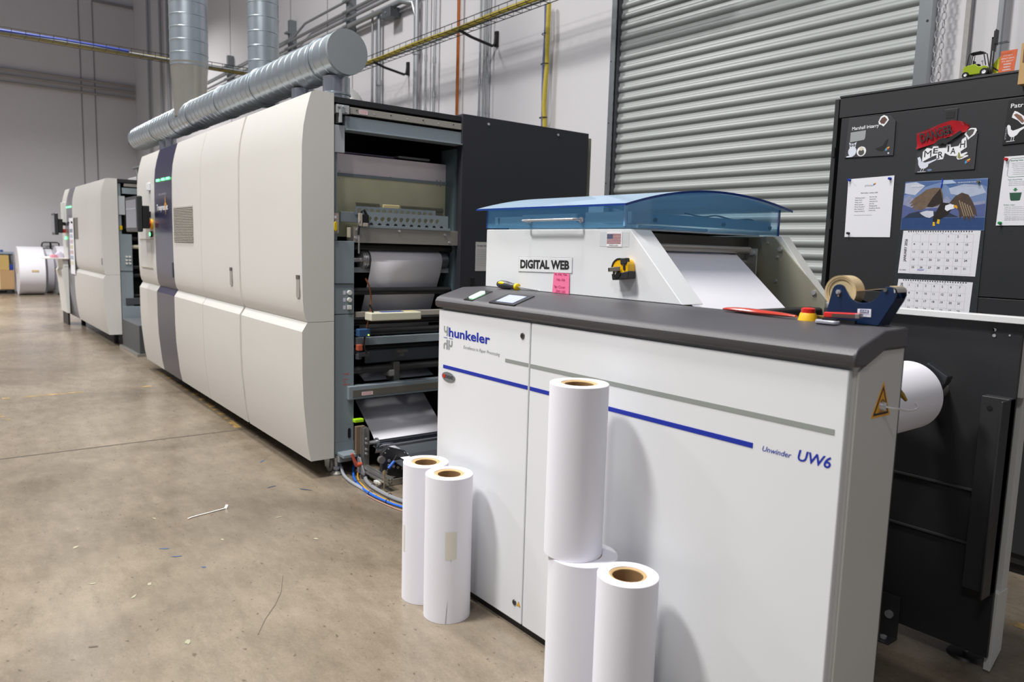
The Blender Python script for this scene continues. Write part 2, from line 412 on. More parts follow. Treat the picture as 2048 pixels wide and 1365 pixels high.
def tray(label, axis, a0, a1, c, z, wd=.16, step=.12):
    t = thing('cable_tray', label, 'cable tray', (a0, c, z) if axis == 'x' else (c, a0, z))
    P = (lambda a, q, h: (a, q, h)) if axis == 'x' else (lambda a, q, h: (q, a, h))
    mb = MB()
    for q, h in ((c-wd/2, z+.055), (c+wd/2, z+.055), (c-wd/2, z+.0), (c+wd/2, z), (c, z)): mb.ring([P(a0, q, h), P(a1, q, h)], .004, 4)
    o = mb.build('rail', trayblk, t)
    mb = MB(); k = int(abs(a1-a0)/step)
    for i in range(k+1):
        a = a0+(a1-a0)*i/k
        mb.ring([P(a, c-wd/2, z+.055), P(a, c-wd/2, z-.002), P(a, c+wd/2, z-.002), P(a, c+wd/2, z+.055)], .003, 4)
    mb.build('cross_wires', trayblk, t)['kind'] = 'stuff'
    MB().ring([P(a0+(a1-a0)*i/20, c-.03+.012*math.sin(i*1.3), z+.018) for i in range(21)], .022, 8).build('yellow_cable', cabyel, t)
    MB().ring([P(a0+(a1-a0)*i/20, c+.03+.01*math.sin(i*.9), z+.016) for i in range(21)], .012, 6).build('grey_cable', cabgrey, t)
    return t
t1 = tray('wire cable tray with yellow cable running along the back wall', 'x', -9.45, -3.2, 4.05, 3.30)
t2 = tray('wire cable tray with yellow cable crossing high toward the viewer at left', 'y', 4.1, -2.2, -9.37, 3.30)
MB().ring([(-9.33, 1.9-.3*i, 3.33+.004*math.sin(i)) for i in range(12)], .014, 6).build('blue_cable', mat('tray blue', '#28409a', .5), t2)
for i, x in enumerate((-7.60, -5.95)):
    t = thing('tray_bracket', ('black strut arm under the cable tray by the thick conduit', 'black strut arm under the cable tray by the three thin conduits')[i], 'bracket', (x, 4.4, 3.2))
    MB().ring([(x, 3.96, 3.27), (x, 4.1, 3.235), (x, 4.34, 3.20), (x, 4.37, 3.22), (x, 4.38, 3.30)], .014, 8).build('arm', blackp, t)
    MB().box(x-.02, x+.02, 4.375, 4.4, 3.2, 3.34).build('wall_plate', blackp, t)
yb = thing('cable_drop', 'yellow and blue cables dropping from the tray down behind the press', 'cable', (-5.153, 4.33, 0))
MB().ring([(-5.14+.008*math.sin(i), 4.33+.006*math.cos(i*2), 3.40-i*.17) for i in range(21)], .020, 8).build('yellow_cable', cabyel, yb)
MB().ring([(-5.18+.006*math.sin(i*1.4), 4.335, 3.40-i*.17) for i in range(21)], .012, 8).build('blue_cable', mat('dull blue cable', '#5a6590', .5), yb)
for z in (2.45, 2.9, 3.15): MB().ring([(-5.16+.04*math.cos(a*PI/5), 4.33+.03*math.sin(a*PI/5), z) for a in range(10)], .004, 5, closed=True).build('cable_tie', blackp, yb)
for i, z in enumerate((5.01, 4.87, 4.72)):
    pipe(('highest', 'middle', 'lowest')[i]+' of three long conduits across the far left wall', [(-20.94, -9, z), (-20.94, 4.38, z)], .03, m_=mat('painted conduit', '#9a9694', .6))
hs = thing('wall_sensor', 'small dark sensor in the far corner of the room', 'sensor', (-20.6, 4.3, 3.55))
MB().box(-20.75, -20.45, 4.2, 4.4, 3.55, 3.7).build('housing', stm, hs, bevel=.02); MB().cyl((-20.6, 4.2, 3.62), (-20.6, 4.14, 3.6), .06, .04, n=12).build('lens_hood', blackp, hs)

# ============================================================ AIR DUCTS
def spiral(mb, ax, a0, a1, o, r, step, n=40, rib=.004):
    """ribbed spiral duct: a lathe whose profile carries raised seams"""
    prof = []; k = int(abs(a1-a0)/step); d = (a1-a0)/k
    for i in range(k):
        h = a0+d*i
        prof += [(r, h), (r, h+d*.90), (r+rib, h+d*.93), (r+rib, h+d*.97), (r, h+d)]
    return mb.lathe(prof, o, ax, n, closed=False)
def add_band(parent, ax, c, o, r, wd=.03): 
    return MB().lathe([(r+.002, c-wd/2), (r+.008, c-wd/2+.003), (r+.008, c+wd/2-.003), (r+.002, c+wd/2)], o, ax, 40, closed=False).build('joint_band', galv, parent, fix=True)
YD, ZD, RD = 1.97, 2.393, .122
d1 = thing('horizontal_duct', 'long horizontal spiral duct with a flat round end cap above the near press', 'duct', (-4.1, YD, ZD))
spiral(MB(), 'x', -9.25, -4.1, (0, YD, ZD), RD, .105, rib=.003).build('duct_tube', galv, d1, fix=True)
MB().lathe([(.001, 0), (RD+.003, 0), (RD+.004, -.02), (RD, -.02)], (-4.092, YD, ZD), 'x', 48, closed=False).build('end_cap', galvcap, d1, fix=True)
MB().lathe([(.001, 0), (RD, 0), (RD, .02)], (-9.26, YD, ZD), 'x', 40, closed=False).build('end_cap', galvcap, d1, fix=True)
for x in (-4.38, -5.4, -6.2, -7.0, -7.55, -8.3): add_band(d1, 'x', x, (0, YD, ZD), RD)
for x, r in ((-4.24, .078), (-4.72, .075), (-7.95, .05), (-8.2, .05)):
    st = MB().lathe([(r, -.3), (r, -.12)], (x, YD, ZD), 'z', 32, closed=False).build('branch_collar', mat('sheet with painted reflections', '#a9adb6', .2, .8, var=.5, scale=9, stretch=(6, 6, .3)), d1, fix=True)  # upright streaks in the colour stand in for reflections on the collar metal
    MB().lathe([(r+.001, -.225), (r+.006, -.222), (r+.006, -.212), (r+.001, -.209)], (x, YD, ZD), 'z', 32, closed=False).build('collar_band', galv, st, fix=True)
d2 = thing('vertical_duct', 'wide upright spiral duct rising from the middle of the horizontal duct', 'duct', (-7.27, YD, ZD))
spiral(MB(), 'z', 2.83, 5.3, (-7.27, YD, 0), .159, .105, rib=.003).build('duct_tube', galv, d2, fix=True)
MB().lathe([(.162, 2.86), (.158, 2.84), (.152, 2.78), (.13, ZD)], (-7.27, YD, 0), 'z', 40, closed=False).build('taper_collar', mat('bright duct sheet', '#b9b5ab', .25, .7, var=.1, scale=5), d2, fix=True)
d3 = thing('vertical_duct', 'narrower upright spiral duct behind the horizontal duct, right of the wide one', 'duct', (-6.745, 2.45, 2.4))
spiral(MB(), 'z', 2.5, 5.3, (-6.745, 2.45, 0), .129, .12, rib=.003).build('duct_tube', galv, d3, fix=True)
pth = [(-5.0, 2.45, 2.09), (-5.0, 2.45, 2.16)]+[(-5.18+.18*math.cos(a*PI/16), 2.45, 2.16+.18*math.sin(a*PI/16)) for a in range(1, 9)]+[(-6.745, 2.45, 2.34)]
MB().ring(pth, .095, 32).build('elbow', mat('matte duct', '#a9a9a8', .4, .5, var=.08, scale=6), d3)
add_band(d3, 'x', -5.4, (0, 2.45, 2.34), .095)

# ============================================================ PRESSES
PROF = [(1.64, .108), (1.622, .2), (1.61, .32), (1.598, .45), (1.593, .6), (1.592, .832), (1.622, .881)]
PROFU = [(1.624, .883), (1.609, .91), (1.6015, .945), (1.597, 1.0), (1.5945, 1.08), (1.593, 1.218), (1.592, 1.532), (1.596, 1.815), (1.605, 1.918), (1.621, 1.996), (1.641, 2.070), (1.650, 2.095), (1.672, 2.105)]
def covers(parent, segs, dy=0, zf=lambda z: z, ymax=1.776):
    for a, b_, mm in segs:
        lo = [(y+dy, zf(z)) for y, z in PROF]+[(ymax+dy, zf(.882)), (ymax+dy, zf(.108))]
        up = [(y+dy, zf(z)) for y, z in PROFU]+[(ymax+dy, zf(2.106)), (ymax+dy, zf(.884))]
        MB().prism('x', lo, a+.002, b_-.002).build('lower_cover', mm, parent, ang=22)
        MB().prism('x', up, a+.002, b_-.002).build('upper_cover', mm, parent, ang=40)
pr = thing('printing_press', 'large cream inkjet press beside the unwinder, its near end standing open', 'machine', (-5.7, 2.6, 0))
covers(pr, ((-4.835, -3.85, cream), (-5.672, -4.862, cream), (-6.45, -5.676, cream), (-7.02, -6.45, indigo), (-7.67, -7.02, cream)))
MB().prism('x', [(y+.012, z) for y, z in PROF[:-1]]+[(1.7, .9), (1.7, .108)], -4.862, -4.835).prism('x', [(y+.012, z) for y, z in PROFU]+[(1.75, 2.1), (1.75, .884)], -4.862, -4.835).build('seam_strip', creamdark, pr)
# body behind the covers and the roof
MB().box(-8.05, -4.62, 1.83, 3.64, .16, 2.075).build('body_shell', blackp, pr, smooth=False)
MB().box(-4.62, -3.86, 1.78, 3.64, 2.06, 2.09).build('roof_plate', black, pr, bevel=.002)
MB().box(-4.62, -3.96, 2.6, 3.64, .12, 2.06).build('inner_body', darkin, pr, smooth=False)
MB().box(-4.62, -3.92, 1.80, 2.6, .13, .16).build('base_tray', blackp, pr, smooth=False)
dp = MB().box(-3.95, -3.845, 2.6, 3.64, .1, 2.104).build('end_panel', slate, pr, bevel=.003)
for y in (2.79, 3.36): MB().cyl((-3.845, y, 2.065), (-3.84, y, 2.065), .008, n=10).build('screw', chrome, dp)
MB().box(-3.845, -3.843, 2.68, 2.71, .90, 1.12).build('latch_slot', blackp, dp, smooth=False)
MB().box(-8.0, -3.9, 3.64, 3.72, .1, 2.086).build('rear_cover', mat('grey green cover', '#8b897d', .5), pr, bevel=.004)
lb = MB().box(-3.845, -3.8435, 2.715, 2.835, 1.165, 1.345).build('notice_label', mat('notice white', '#b9bab8', .6), dp, smooth=False)
text('Screen Areas', lb, 'lettering', 2.725, 1.317, -3.8435, .013, blackprint, face='+x', wdt=.09)
for i in range(8): text('Notice to all operators of it', lb, 'lettering', 2.725, 1.296-i*.014, -3.8435, .005, greyp, face='+x', wdt=.09 if i % 3 else .07)
# front face details
gr = mat('vent grille', '#6f6d66', .6)
vt = MB().box(-6.40, -5.87, 1.590, 1.594, 1.285, 1.555).build('vent_grille', gr, pr, smooth=False)
for i in range(22):
    z = 1.29+i*.0122; MB().box(-6.40, -5.87, 1.5855, 1.5905, z, z+.005).build('grille_louver', mat('grille light', '#b7b3aa', .5), vt, smooth=False)
for x0, x1, z0, z1 in ((-5.04, -5.0, 1.02, 1.135), (-3.925, -3.885, 1.015, 1.135)):
    h = MB().box(x0, x1, 1.5895, 1.593, z0, z1).build('handle_recess', mat('handle recess', '#93908a', .5), pr, smooth=False)
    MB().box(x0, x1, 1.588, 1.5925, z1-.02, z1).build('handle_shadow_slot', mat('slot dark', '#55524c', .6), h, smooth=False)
MB().box(-6.49, -6.46, 1.589, 1.593, 1.0, 1.12).build('handle_recess', mat('dark indigo', '#1c1d38', .4), pr, smooth=False)
for x in (-6.93, -6.76, -6.61):
    MB().box(x, x+.10, 1.5885, 1.594, 1.782, 1.802).build('status_light', led, pr, bevel=.003)
text('TRUEPRESS', pr, 'lettering', -6.86, 1.665, 1.590, .016, greylight, wdt=.26)
text('TruepressJet', pr, 'lettering', -6.93, 1.545, 1.590, .05, mat('white print', '#e6e6ea', .5), wdt=.36, bold=.02)
flat('logo_flare', [(-6.66, 1.60), (-6.645, 1.66), (-6.63, 1.60), (-6.60, 1.585), (-6.63, 1.575), (-6.64, 1.50), (-6.655, 1.575), (-6.69, 1.585)], 1.590, mat('gold print', '#b98a3a', .5), pr)
MB().box(-7.21, -7.15, 1.57, 1.595, 1.72, 1.785).build('key_switch', white, pr, bevel=.004)
es = MB().cyl((-7.12, 1.59, 1.43), (-7.12, 1.55, 1.43), .03, n=20).build('emergency_button', red, pr)
MB().cyl((-7.12, 1.592, 1.43), (-7.12, 1.575, 1.43), .045, n=20).build('button_collar', yellow, es)
gb = MB().cyl((-7.13, 1.592, 1.345), (-7.13, 1.575, 1.345), .026, n=16).build('start_button', blackp, pr)
MB().cyl((-7.13, 1.576, 1.345), (-7.13, 1.57, 1.345), .016, n=16).build('button_light', led, gb)
MB().box(-7.60, -7.10, 1.587, 1.5935, 1.30, 1.304).build('drawer_gap', creamdark, pr, smooth=False)
MB().box(-7.56, -7.14, 1.587, 1.5945, 1.045, 1.052).build('drawer_gap', creamdark, pr, smooth=False)
def monitor(par, x0, x1, y, z0, z1, arm_x, wy):
    mo = MB().box(x0, x1, y, y+.045, z0, z1).build('monitor', mat('monitor bezel', '#2b2d2f', .4), par, bevel=.012, seg=3)
    MB().box(x0+.035, x1-.035, y-.002, y+.004, z0+.035, z1-.03).build('screen', mat('dim screen', '#5d606c', .22, emit=.12), mo, smooth=False)
    MB().box(x0+.035, x1-.035, y-.003, y, z1-.11, z1-.10).build('screen_bar', mat('screen bar', '#8a92a0', .3), mo, smooth=False)
    MB().box(arm_x-.1, arm_x, y+.045, y+.1, z0+.03, z1-.08).build('monitor_mount', blackp, mo, bevel=.006)
    MB().box(arm_x-.28, arm_x-.22, y+.045, wy, z1-.17, z1-.12).build('monitor_arm', blackp, mo)
monitor(pr, -7.39, -6.93, 1.43, 1.36, 1.66, -6.93, 1.595)

# the cover front runs a degree out of line with the end face, its far end set farther back
def splay(o, detail):
    for v in o.data.vertices:
        x, y, z = v.co.x-5.7, v.co.y+2.6, v.co.z
        if x < -3.86:
            xn = x*.9467/(1+.01384*x) if x < -3.9 else x
            d = max(0, -3.85-xn); v.co.x = xn+5.7; v.co.y = y+.022*d-2.6
            if detail: v.co.z = 1.308+(z-1.308)*(1.59+.022*d)/1.59
    for c in o.children: splay(c, detail)
for o in list(pr.children):
    if o.name.split('.')[0] in ('body_shell', 'roof_plate', 'inner_body', 'base_tray', 'end_panel', 'rear_cover'): continue
    splay(o, o.name.split('.')[0] not in ('upper_cover', 'lower_cover', 'seam_strip'))

# --- open end: columns, rails, plates
XE = -3.87
col1 = MB().box(-4.0, XE, 1.775, 1.905, .92, 1.325).build('column_panel', bluegrey, pr, bevel=.002)
MB().box(-4.0, XE, 1.786, 1.905, .19, .916).build('column_panel', bluegrey, pr, bevel=.002)
MB().box(-4.0, XE, 1.787, 1.907, .121, .19).build('column_foot', bluegrey, pr, bevel=.002)
MB().box(-4.0, XE-.01, 1.775, 1.808, 1.325, 1.80).build('column_post', bluegrey, pr, bevel=.002)
MB().box(-3.9, XE+.004, 1.784, 1.845, 1.80, 1.945).build('column_bracket', mat('pale bracket', '#aab0b4', .4), pr, bevel=.002)
MB().box(XE-.006, XE+.006, 1.775, 1.9, 1.088, 1.0905).build('panel_gap', blackp, col1, smooth=False)
for i, z in enumerate((1.039, .999, .957)):
    bt = MB().lathe([(.001, .014), (.012, .014), (.0135, .01), (.0135, 0)], (XE, 1.874, z), 'x', 20, closed=False).build('push_button', whiteside, col1, fix=True) if i < 2 else MB().box(XE, XE+.012, 1.862, 1.886, z-.012, z+.012).build('push_button', whiteside, col1, bevel=.002)
    MB().box(XE, XE+.001, 1.838, 1.854, z-.011, z+.011).build('button_label', mat('label lilac', '#c5c6d6', .5), col1, smooth=False)
text('WEAR', col1, 'handwriting', 1.84, .575, XE, .010, orange, face='+x', wdt=.035)
text('Inner\nTo\nEdge 6m', col1, 'handwriting', 1.84, .545, XE, .011, orange, face='+x', wdt=.042)
sw = MB().box(XE, XE+.004, 1.772, 1.81, 1.365, 1.475).build('switch_plate', mat('switch plate pink grey', '#a89c98', .5), pr)
MB().box(XE+.004, XE+.006, 1.78, 1.795, 1.445, 1.46).build('plate_label', paper, sw, smooth=False)
MB().prism('x', [(1.776, 1.385), (1.784, 1.375), (1.794, 1.385), (1.794, 1.42), (1.784, 1.43), (1.776, 1.42)], XE+.004, XE+.022).build('yellow_switch', mat('switch yellow', '#c8a800', .35), sw, bevel=.002)
# top rail group
MB().box(-3.90, XE+.01, 1.845, 2.605, 1.925, 1.997).build('cross_beam', bluegrey, pr, bevel=.003)
MB().box(-3.93, XE+.03, 1.845, 2.6, 1.919, 1.926).build('beam_lip', bluegrey, pr, bevel=.002)
rl = MB().box(-3.90, XE+.015, 1.873, 2.6, 2.010, 2.046).build('slide_rail', steel, pr, bevel=.001)
for i in range(7): MB().cyl((XE+.015, 1.91+i*.105, 2.032-(.006 if i % 2 else 0)), (XE+.018, 1.91+i*.105, 2.032-(.006 if i % 2 else 0)), .0035, n=8).build('rail_screw', chrome if i % 2 else blackp, rl)
lb2 = MB().box(XE+.015, XE+.0165, 1.925, 1.975, 2.016, 2.038).build('warning_label', mat('label pink white', '#e2cfd2', .6), rl, smooth=False)
text('CAUTION SLIDE\nDO NOT LEAN', lb2, 'lettering', 1.928, 2.029, XE+.0165, .006, red, face='+x', wdt=.043)
MB().box(-3.90, XE+.02, 1.79, 1.865, 2.005, 2.05).box(-3.90, XE+.03, 1.805, 1.818, 1.955, 2.045).build('rail_catch', mat('pale catch', '#b5b8ba', .35, .4), pr, bevel=.002)
for y, z in ((1.80, 2.04), (1.83, 2.04), (1.845, 2.015)): MB().cyl((XE+.02, y, z), (XE+.032, y, z), .006, n=8).build('bolt', chrome, pr)
# back plates in the opening
MB().box(-4.03, -4.0, 1.85, 2.60, 1.69, 1.812).build('back_plate', mat('pinkish zinc', '#e9dfe2', .42, .3, var=.08, scale=6), pr, smooth=False)
MB().box(-4.0, -3.992, 1.85, 2.60, 1.688, 1.705).build('plate_flange', bluegrey, pr, smooth=False)
MB().box(-4.03, -4.0, 1.85, 2.60, 1.35, 1.69).build('back_plate', zincy, pr, smooth=False)
for y, z in ((1.88, 1.715), (1.88, 1.675), (2.2, 1.705), (2.52, 1.712), (2.545, 1.712), (2.52, 1.68), (2.545, 1.68)): MB().cyl((-4.0, y, z), (-3.995, y, z), .004, n=8).build('plate_screw', chrome, pr)
MB().box(-4.05, -3.9, 2.585, 2.6, .3, 1.9).build('side_lining', mat('teal grey lining', '#4b5b62', .4), pr, smooth=False)
# upper inner clutter seen under the beam
MB().box(-4.3, -4.05, 1.9, 2.25, 1.822, 1.832).build('ink_tray', mat('mauve tray', '#8b7c96', .5), pr, bevel=.003)
MB().box(-4.5, -4.05, 2.28, 2.5, 1.828, 1.842).build('ink_tray', mat('grey tray', '#a9a7a5', .5), pr, bevel=.003)
MB().box(-4.5, -4.1, 2.47, 2.58, 1.815, 1.825).build('ink_tray', MATS['grey tray'], pr, bevel=.003)
# perforated blue grey brackets
def perforated(name, y0, y1, z0, z1, x, m_, holes, r, par, cut=None, t=.004, n=14):
    """plate across X with true round holes, built as a strip of cells"""
    mb = MB(); xs = [y0]
    k = len(holes); edges = [y0]+[(holes[i][0]+holes[i+1][0])/2 for i in range(k-1)]+[y1]
    for i, (hy, hz) in enumerate(holes):
        a, c = edges[i], edges[i+1]
        circ = [(hy+r*math.cos(2*PI*j/n), hz+r*math.sin(2*PI*j/n)) for j in range(n)]
        rect = []
        for j in range(n):
            dx, dz = math.cos(2*PI*j/n), math.sin(2*PI*j/n)
            tx = ((c-hy) if dx > 0 else (a-hy))/dx if abs(dx) > 1e-6 else 1e9
            tz = ((z1-hz) if dz > 0 else (z0-hz))/dz if abs(dz) > 1e-6 else 1e9
            s_ = min(tx, tz); rect.append((hy+dx*s_, hz+dz*s_))
        for xx in (x, x-t):
            vs = [(xx, *q) for q in circ]+[(xx, *q) for q in rect]
            fs = [(j, n+j, n+(j+1) % n, (j+1) % n) for j in range(n)]
            mb.add(vs, fs)
            for cyy, czz in ((a, z0), (a, z1), (c, z0), (c, z1)):
                # corner fill
                near = sorted(range(n), key=lambda j: (rect[j][0]-cyy)**2+(rect[j][1]-czz)**2)[:2]
                mb.add([(xx, *rect[near[0]]), (xx, cyy, czz), (xx, *rect[near[1]])], [(0, 1, 2)])
        vs = [(x, *q) for q in circ]+[(x-t, *q) for q in circ]
        mb.add(vs, [(j, (j+1) % n, n+(j+1) % n, n+j) for j in range(n)])
    return mb.build(name, m_, par, fix=True)
H1 = [(2.0+i*.0408, 1.4535+i*.0004) for i in range(12)]
pf = perforated('perforated_bracket', 1.965, 2.525, 1.418, 1.492, -3.872, bluegrey, H1, .0135, pr)
MB().box(-3.90, -3.868, 1.94, 2.54, 1.404, 1.419).build('bracket_lip', bluegrey, pf, bevel=.001)
for i in range(10): MB().cyl((-3.872, 2.01+i*.052, 1.421), (-3.8705, 2.01+i*.052, 1.421), .011, n=14).build('lip_hole', blackp, pf)
H2 = [(1.955+i*.039, 1.499) for i in range(13)]
pf2 = perforated('perforated_bracket', 1.93, 2.46, 1.475, 1.522, -3.91, bluegrey, H2, .013, pr)
mesh_m = mat('black mesh', '#141416', .6)
for a, c, z0, z1 in ((1.945, 2.10, 1.52, 1.542), (2.235, 2.53, 1.518, 1.540), (2.45, 2.53, 1.49, 1.52)):
    mb = MB(); ny = int((c-a)/.0095)
    for rr_ in range(int((z1-z0)/.009)+1):
        for q in range(ny):
            y = a+q*.0095+(.0048 if rr_ % 2 else 0); z = z0+rr_*.009
            mb.ring([(-3.93, y+.0042*math.cos(k_*PI/3), z+.0042*math.sin(k_*PI/3)) for k_ in range(6)], .0015, 4, closed=True)
    o = mb.build('honeycomb_mesh', mesh_m, pr, smooth=False); o['kind'] = 'stuff'
MB().box(-3.94, -3.92, 2.112, 2.222, 1.515, 1.542).build('tan_handle', mat('tan plastic', '#c9b98c', .5), pr, bevel=.006)
MB().box(-3.93, -3.915, 1.845, 1.955, 1.43, 1.488).build('side_bracket', bluegrey, pr, bevel=.003)
MB().ring([(-3.86, 1.925, 1.36), (-3.855, 1.93, 1.43), (-3.86, 1.945, 1.49), (-3.87, 1.965, 1.50), (-3.865, 1.985, 1.465)], .006, 8).build('cable', rubber, pr)
MB().box(-3.865, -3.85, 1.925, 1.945, 1.41, 1.48).build('hinge_block', mat('hinge beige', '#a89f95', .5), pr, bevel=.002)
MB().box(-3.865, -3.852, 1.948, 1.985, 1.425, 1.475).build('valve_block', blackp, pr, bevel=.002)
MB().box(-3.865, -3.85, 1.95, 1.98, 1.408, 1.428).build('valve_base', mat('hinge beige', '', .5), pr, bevel=.002)
mb = MB()
for i in range(14): mb.ring([(-3.857, 1.927+.004*math.cos(k_*PI/3), 1.40-i*.0105+.005*math.sin(k_*PI/3)) for k_ in range(6)], .0014, 5, closed=True)
mb.build('drag_chain', chrome, pr)['kind'] = 'stuff'
tr = MB().box(-3.97, -3.875, 1.905, 2.6, 1.318, 1.405).build('steel_trough', steel, pr, bevel=.001)
for y, z in ((1.915, 1.345), (2.19, 1.392), (2.505, 1.38), (2.54, 1.335), (1.925, 1.39)): MB().cyl((-3.875, y, z), (-3.868, y, z), .0075, n=12).build('dome_bolt', chrome, tr)
MB().box(-3.88, -3.872, 1.865, 1.885, 1.345, 1.40).build('guide_tab', mat('tab beige', '#c5bda8', .5), tr, bevel=.002)
# web path: rollers and paper
def roller(z, x, r, y0=1.9, y1=2.6, m_=rubber, name='roller'): return MB().cyl((x, y0, z), (x, y1, z), r, n=28).build(name, m_, pr)
roller(1.295, -3.93, .018, m_=rubber)
rr1 = roller(1.222, -3.96, .052, 2.02, 2.56, m_=mat('grey roller', '#5e646a', .3, .5))
MB().cyl((-3.96, 1.9, 1.222), (-3.96, 2.02, 1.222), .016, n=16).build('roller_shaft', chrome, rr1)
MB().cyl((-3.96, 2.56, 1.222), (-3.96, 2.6, 1.222), .016, n=16).build('roller_shaft', chrome, rr1)
for k_, rad in enumerate((.050, .054, .048, .054, .050)): MB().cyl((-3.96, 1.985+k_*.008, 1.222), (-3.96, 1.992+k_*.008, 1.222), rad, n=28).build('roller_ring', chrome, rr1)
MB().box(-3.99, -3.95, 1.93, 2.6, 1.148, 1.178).build('guide_bar', mat('pale bar', '#9aa2a8', .4), pr, bevel=.002)
roller(1.042, -3.93, .022); roller(.863, -3.95, .018); roller(.806, -3.92, .024); roller(.585, -3.93, .022, m_=mat('dull grey roller', '#4a4a4a', .4, .5))
roller(.70, -3.98, .03, m_=MATS['dull grey roller'])
MB().box(-3.94, -3.90, 1.93, 2.6, .895, .925).build('guide_bar', mat('aged bar', '#a9a49a', .4), pr, bevel=.002)
MB().box(-3.93, -3.88, 1.93, 2.6, .735, .78).build('guide_bar', bluegrey, pr, bevel=.002)
MB().box(-3.96, -3.94, 1.93, 2.6, .845, .895).build('guide_bar', bluegrey, pr, bevel=.002)
MB().box(-3.94, -3.92, 2.0, 2.6, .62, .70).build('guide_plate', mat('slate plate', '#3f474e', .4), pr, bevel=.01)
MB().box(-4.0, -3.9, 2.18, 2.22, .50, .62).build('clamp', mat('clamp grey', '#6c6c6a', .4, .5), pr, bevel=.004)
MB().box(-4.0, -3.9, 2.15, 2.19, .535, .575).build('knob', mat('knob grey', '#9b9b97', .4), pr, bevel=.008)
# the paper web as one strip following the rollers
def webstrip(pts, y0, y1, name, par):
    mb = MB(); n = len(pts); th = .0012
    vs = [(x, y, z) for x, z in pts for y in (y0, y1)]
    mb.add(vs, [(2*i, 2*i+1, 2*i+3, 2*i+2) for i in range(n-1)])
    o = mb.build(name, paper, par); md = o.modifiers.new('thick', 'SOLIDIFY'); md.thickness = th; return o
a_ = [(-3.96+.054*math.cos(math.radians(t)), 1.222+.054*math.sin(math.radians(t))) for t in range(150, -11, -10)]
webstrip(a_+[(-3.925, 1.15), (-3.966, 1.06), (-3.99, 1.01), (-4.03, .92), (-4.06, .8)], 2.03, 2.51, 'paper_web', pr)
webstrip([(-4.10, .55), (-4.02, .52), (-3.985, .505)], 2.03, 2.51, 'paper_web', pr)
webstrip([(-4.105, .37), (-4.0, .29), (-3.88, .20), (-3.845, .165), (-3.83, .14), (-3.845, .10)], 2.03, 2.51, 'paper_web', pr)
# control box on its bar, air hose, sensors
cb = MB().box(-3.84, -3.76, 1.955, 2.28, .885, .93).build('control_box', mat('ivory plastic', '#cfccb8', .45), pr, bevel=.006)
MB().box(-3.835, -3.79, 2.04, 2.18, .9295, .932).build('key_pad', mat('keypad blue', '#2b4d96', .4), cb, smooth=False)
MB().box(-3.835, -3.79, 2.19, 2.26, .9295, .9315).build('rating_label', mat('label cream', '#d8c58c', .6), cb, smooth=False)
MB().ring([(-3.80, 1.985, .93), (-3.80, 1.98, .95), (-3.80, 1.965, .975)], .006, 8).build('toggle', blackp, cb)
MB().ring(bezier_path([(-3.85, 1.965, 1.12), (-3.84, 1.985, 1.07), (-3.85, 2.0, 1.0), (-3.84, 1.99, .93), (-3.85, 1.975, .84), (-3.86, 1.96, .74)]), .005, 6).build('copper_tinsel', mat('copper tinsel', '#7c4a2c', .5, .5, var=.4, scale=90), pr)
sn = MB().box(-3.87, -3.83, 1.915, 1.99, .79, .835).build('sensor_head', mat('sensor blue', '#2c4a72', .45), pr, bevel=.006)
MB().cyl((-3.83, 1.975, .80), (-3.826, 1.975, .80), .004, n=8).build('sensor_light', mat('lime light', (.5, .9, .1), .4, emit=2), sn)
MB().box(-3.87, -3.84, 1.915, 1.945, .71, .745).build('sensor_head', mat('faded orange', '#a8503a', .5), pr, bevel=.004)
MB().ring(bezier_path([(-3.85, 1.96, .79), (-3.84, 1.955, .74), (-3.84, 1.965, .70), (-3.85, 1.975, .71)]), .004, 6).build('cable', rubber, pr)
MB().box(-3.87, -3.84, 1.92, 1.99, .675, .70).cyl((-3.86, 1.93, .69), (-3.86, 1.93, .66), .018, n=14).build('sensor_clamp', mat('clamp dark', '#35353a', .5), pr, bevel=.002)
MB().box(-3.87, -3.84, 2.17, 2.24, .685, .70).box(-3.86, -3.85, 2.19, 2.22, .66, .70).build('sensor_clamp', mat('clamp grey', '', .4), pr, bevel=.002)
# lower slide rail and foot
lr = MB().box(-3.90, -3.845, 1.862, 2.62, .432, .508).build('lower_rail', bluegrey, pr, bevel=.003)
MB().box(-3.845, -3.84, 1.885, 2.62, .448, .487).build('slide_rail', mat('aged rail', '#8e8c86', .35, .7), lr, bevel=.001)
lb3 = MB().box(-3.84, -3.839, 1.94, 2.01, .452, .472).build('warning_label', mat('label pink white', '', .6), lr, smooth=False)
text('CAUTION SLIDE\nDO NOT LEAN', lb3, 'lettering', 1.945, .464, -3.839, .006, red, face='+x', wdt=.06)
MB().prism('x', arc(1.877, .19+.065, .009, 0, 180, 8)+arc(1.877, .215, .009, 180, 360, 8), XE, XE+.002).build('slot_hole', blackp, pr, smooth=False)
MB().box(-4.3, -3.78, 1.80, 1.90, .115, .135).build('base_frame', bluegrey, pr, bevel=.004)
MB().box(-4.3, -3.84, 1.80, 1.88, .078, .115).build('base_frame', mat('frame grey', '#82868a', .5), pr, bevel=.004)
cs = MB().lathe([(.012, -.015), (.04, -.015), (.045, -.01), (.045, .01), (.04, .015), (.012, .015)], (-3.95, 1.80, .046), 'y', 28).build('caster_wheel', mat('caster grey', '#8a8a86', .4), pr, fix=True)
MB().prism('y', [(-3.99, .115), (-3.91, .115), (-3.925, .03), (-3.975, .03)], 1.775, 1.782).build('caster_fork', galvpipe, cs, bevel=.002)
lf = MB().lathe([(.001, .014), (.012, .014), (.02, .022), (.028, .012), (.034, .008), (.034, 0), (.001, 0)], (-3.885, 1.806, 0), 'z', 28, closed=False).build('levelling_foot', mat('foot grey', '#86867f', .45, .3), pr, fix=True)
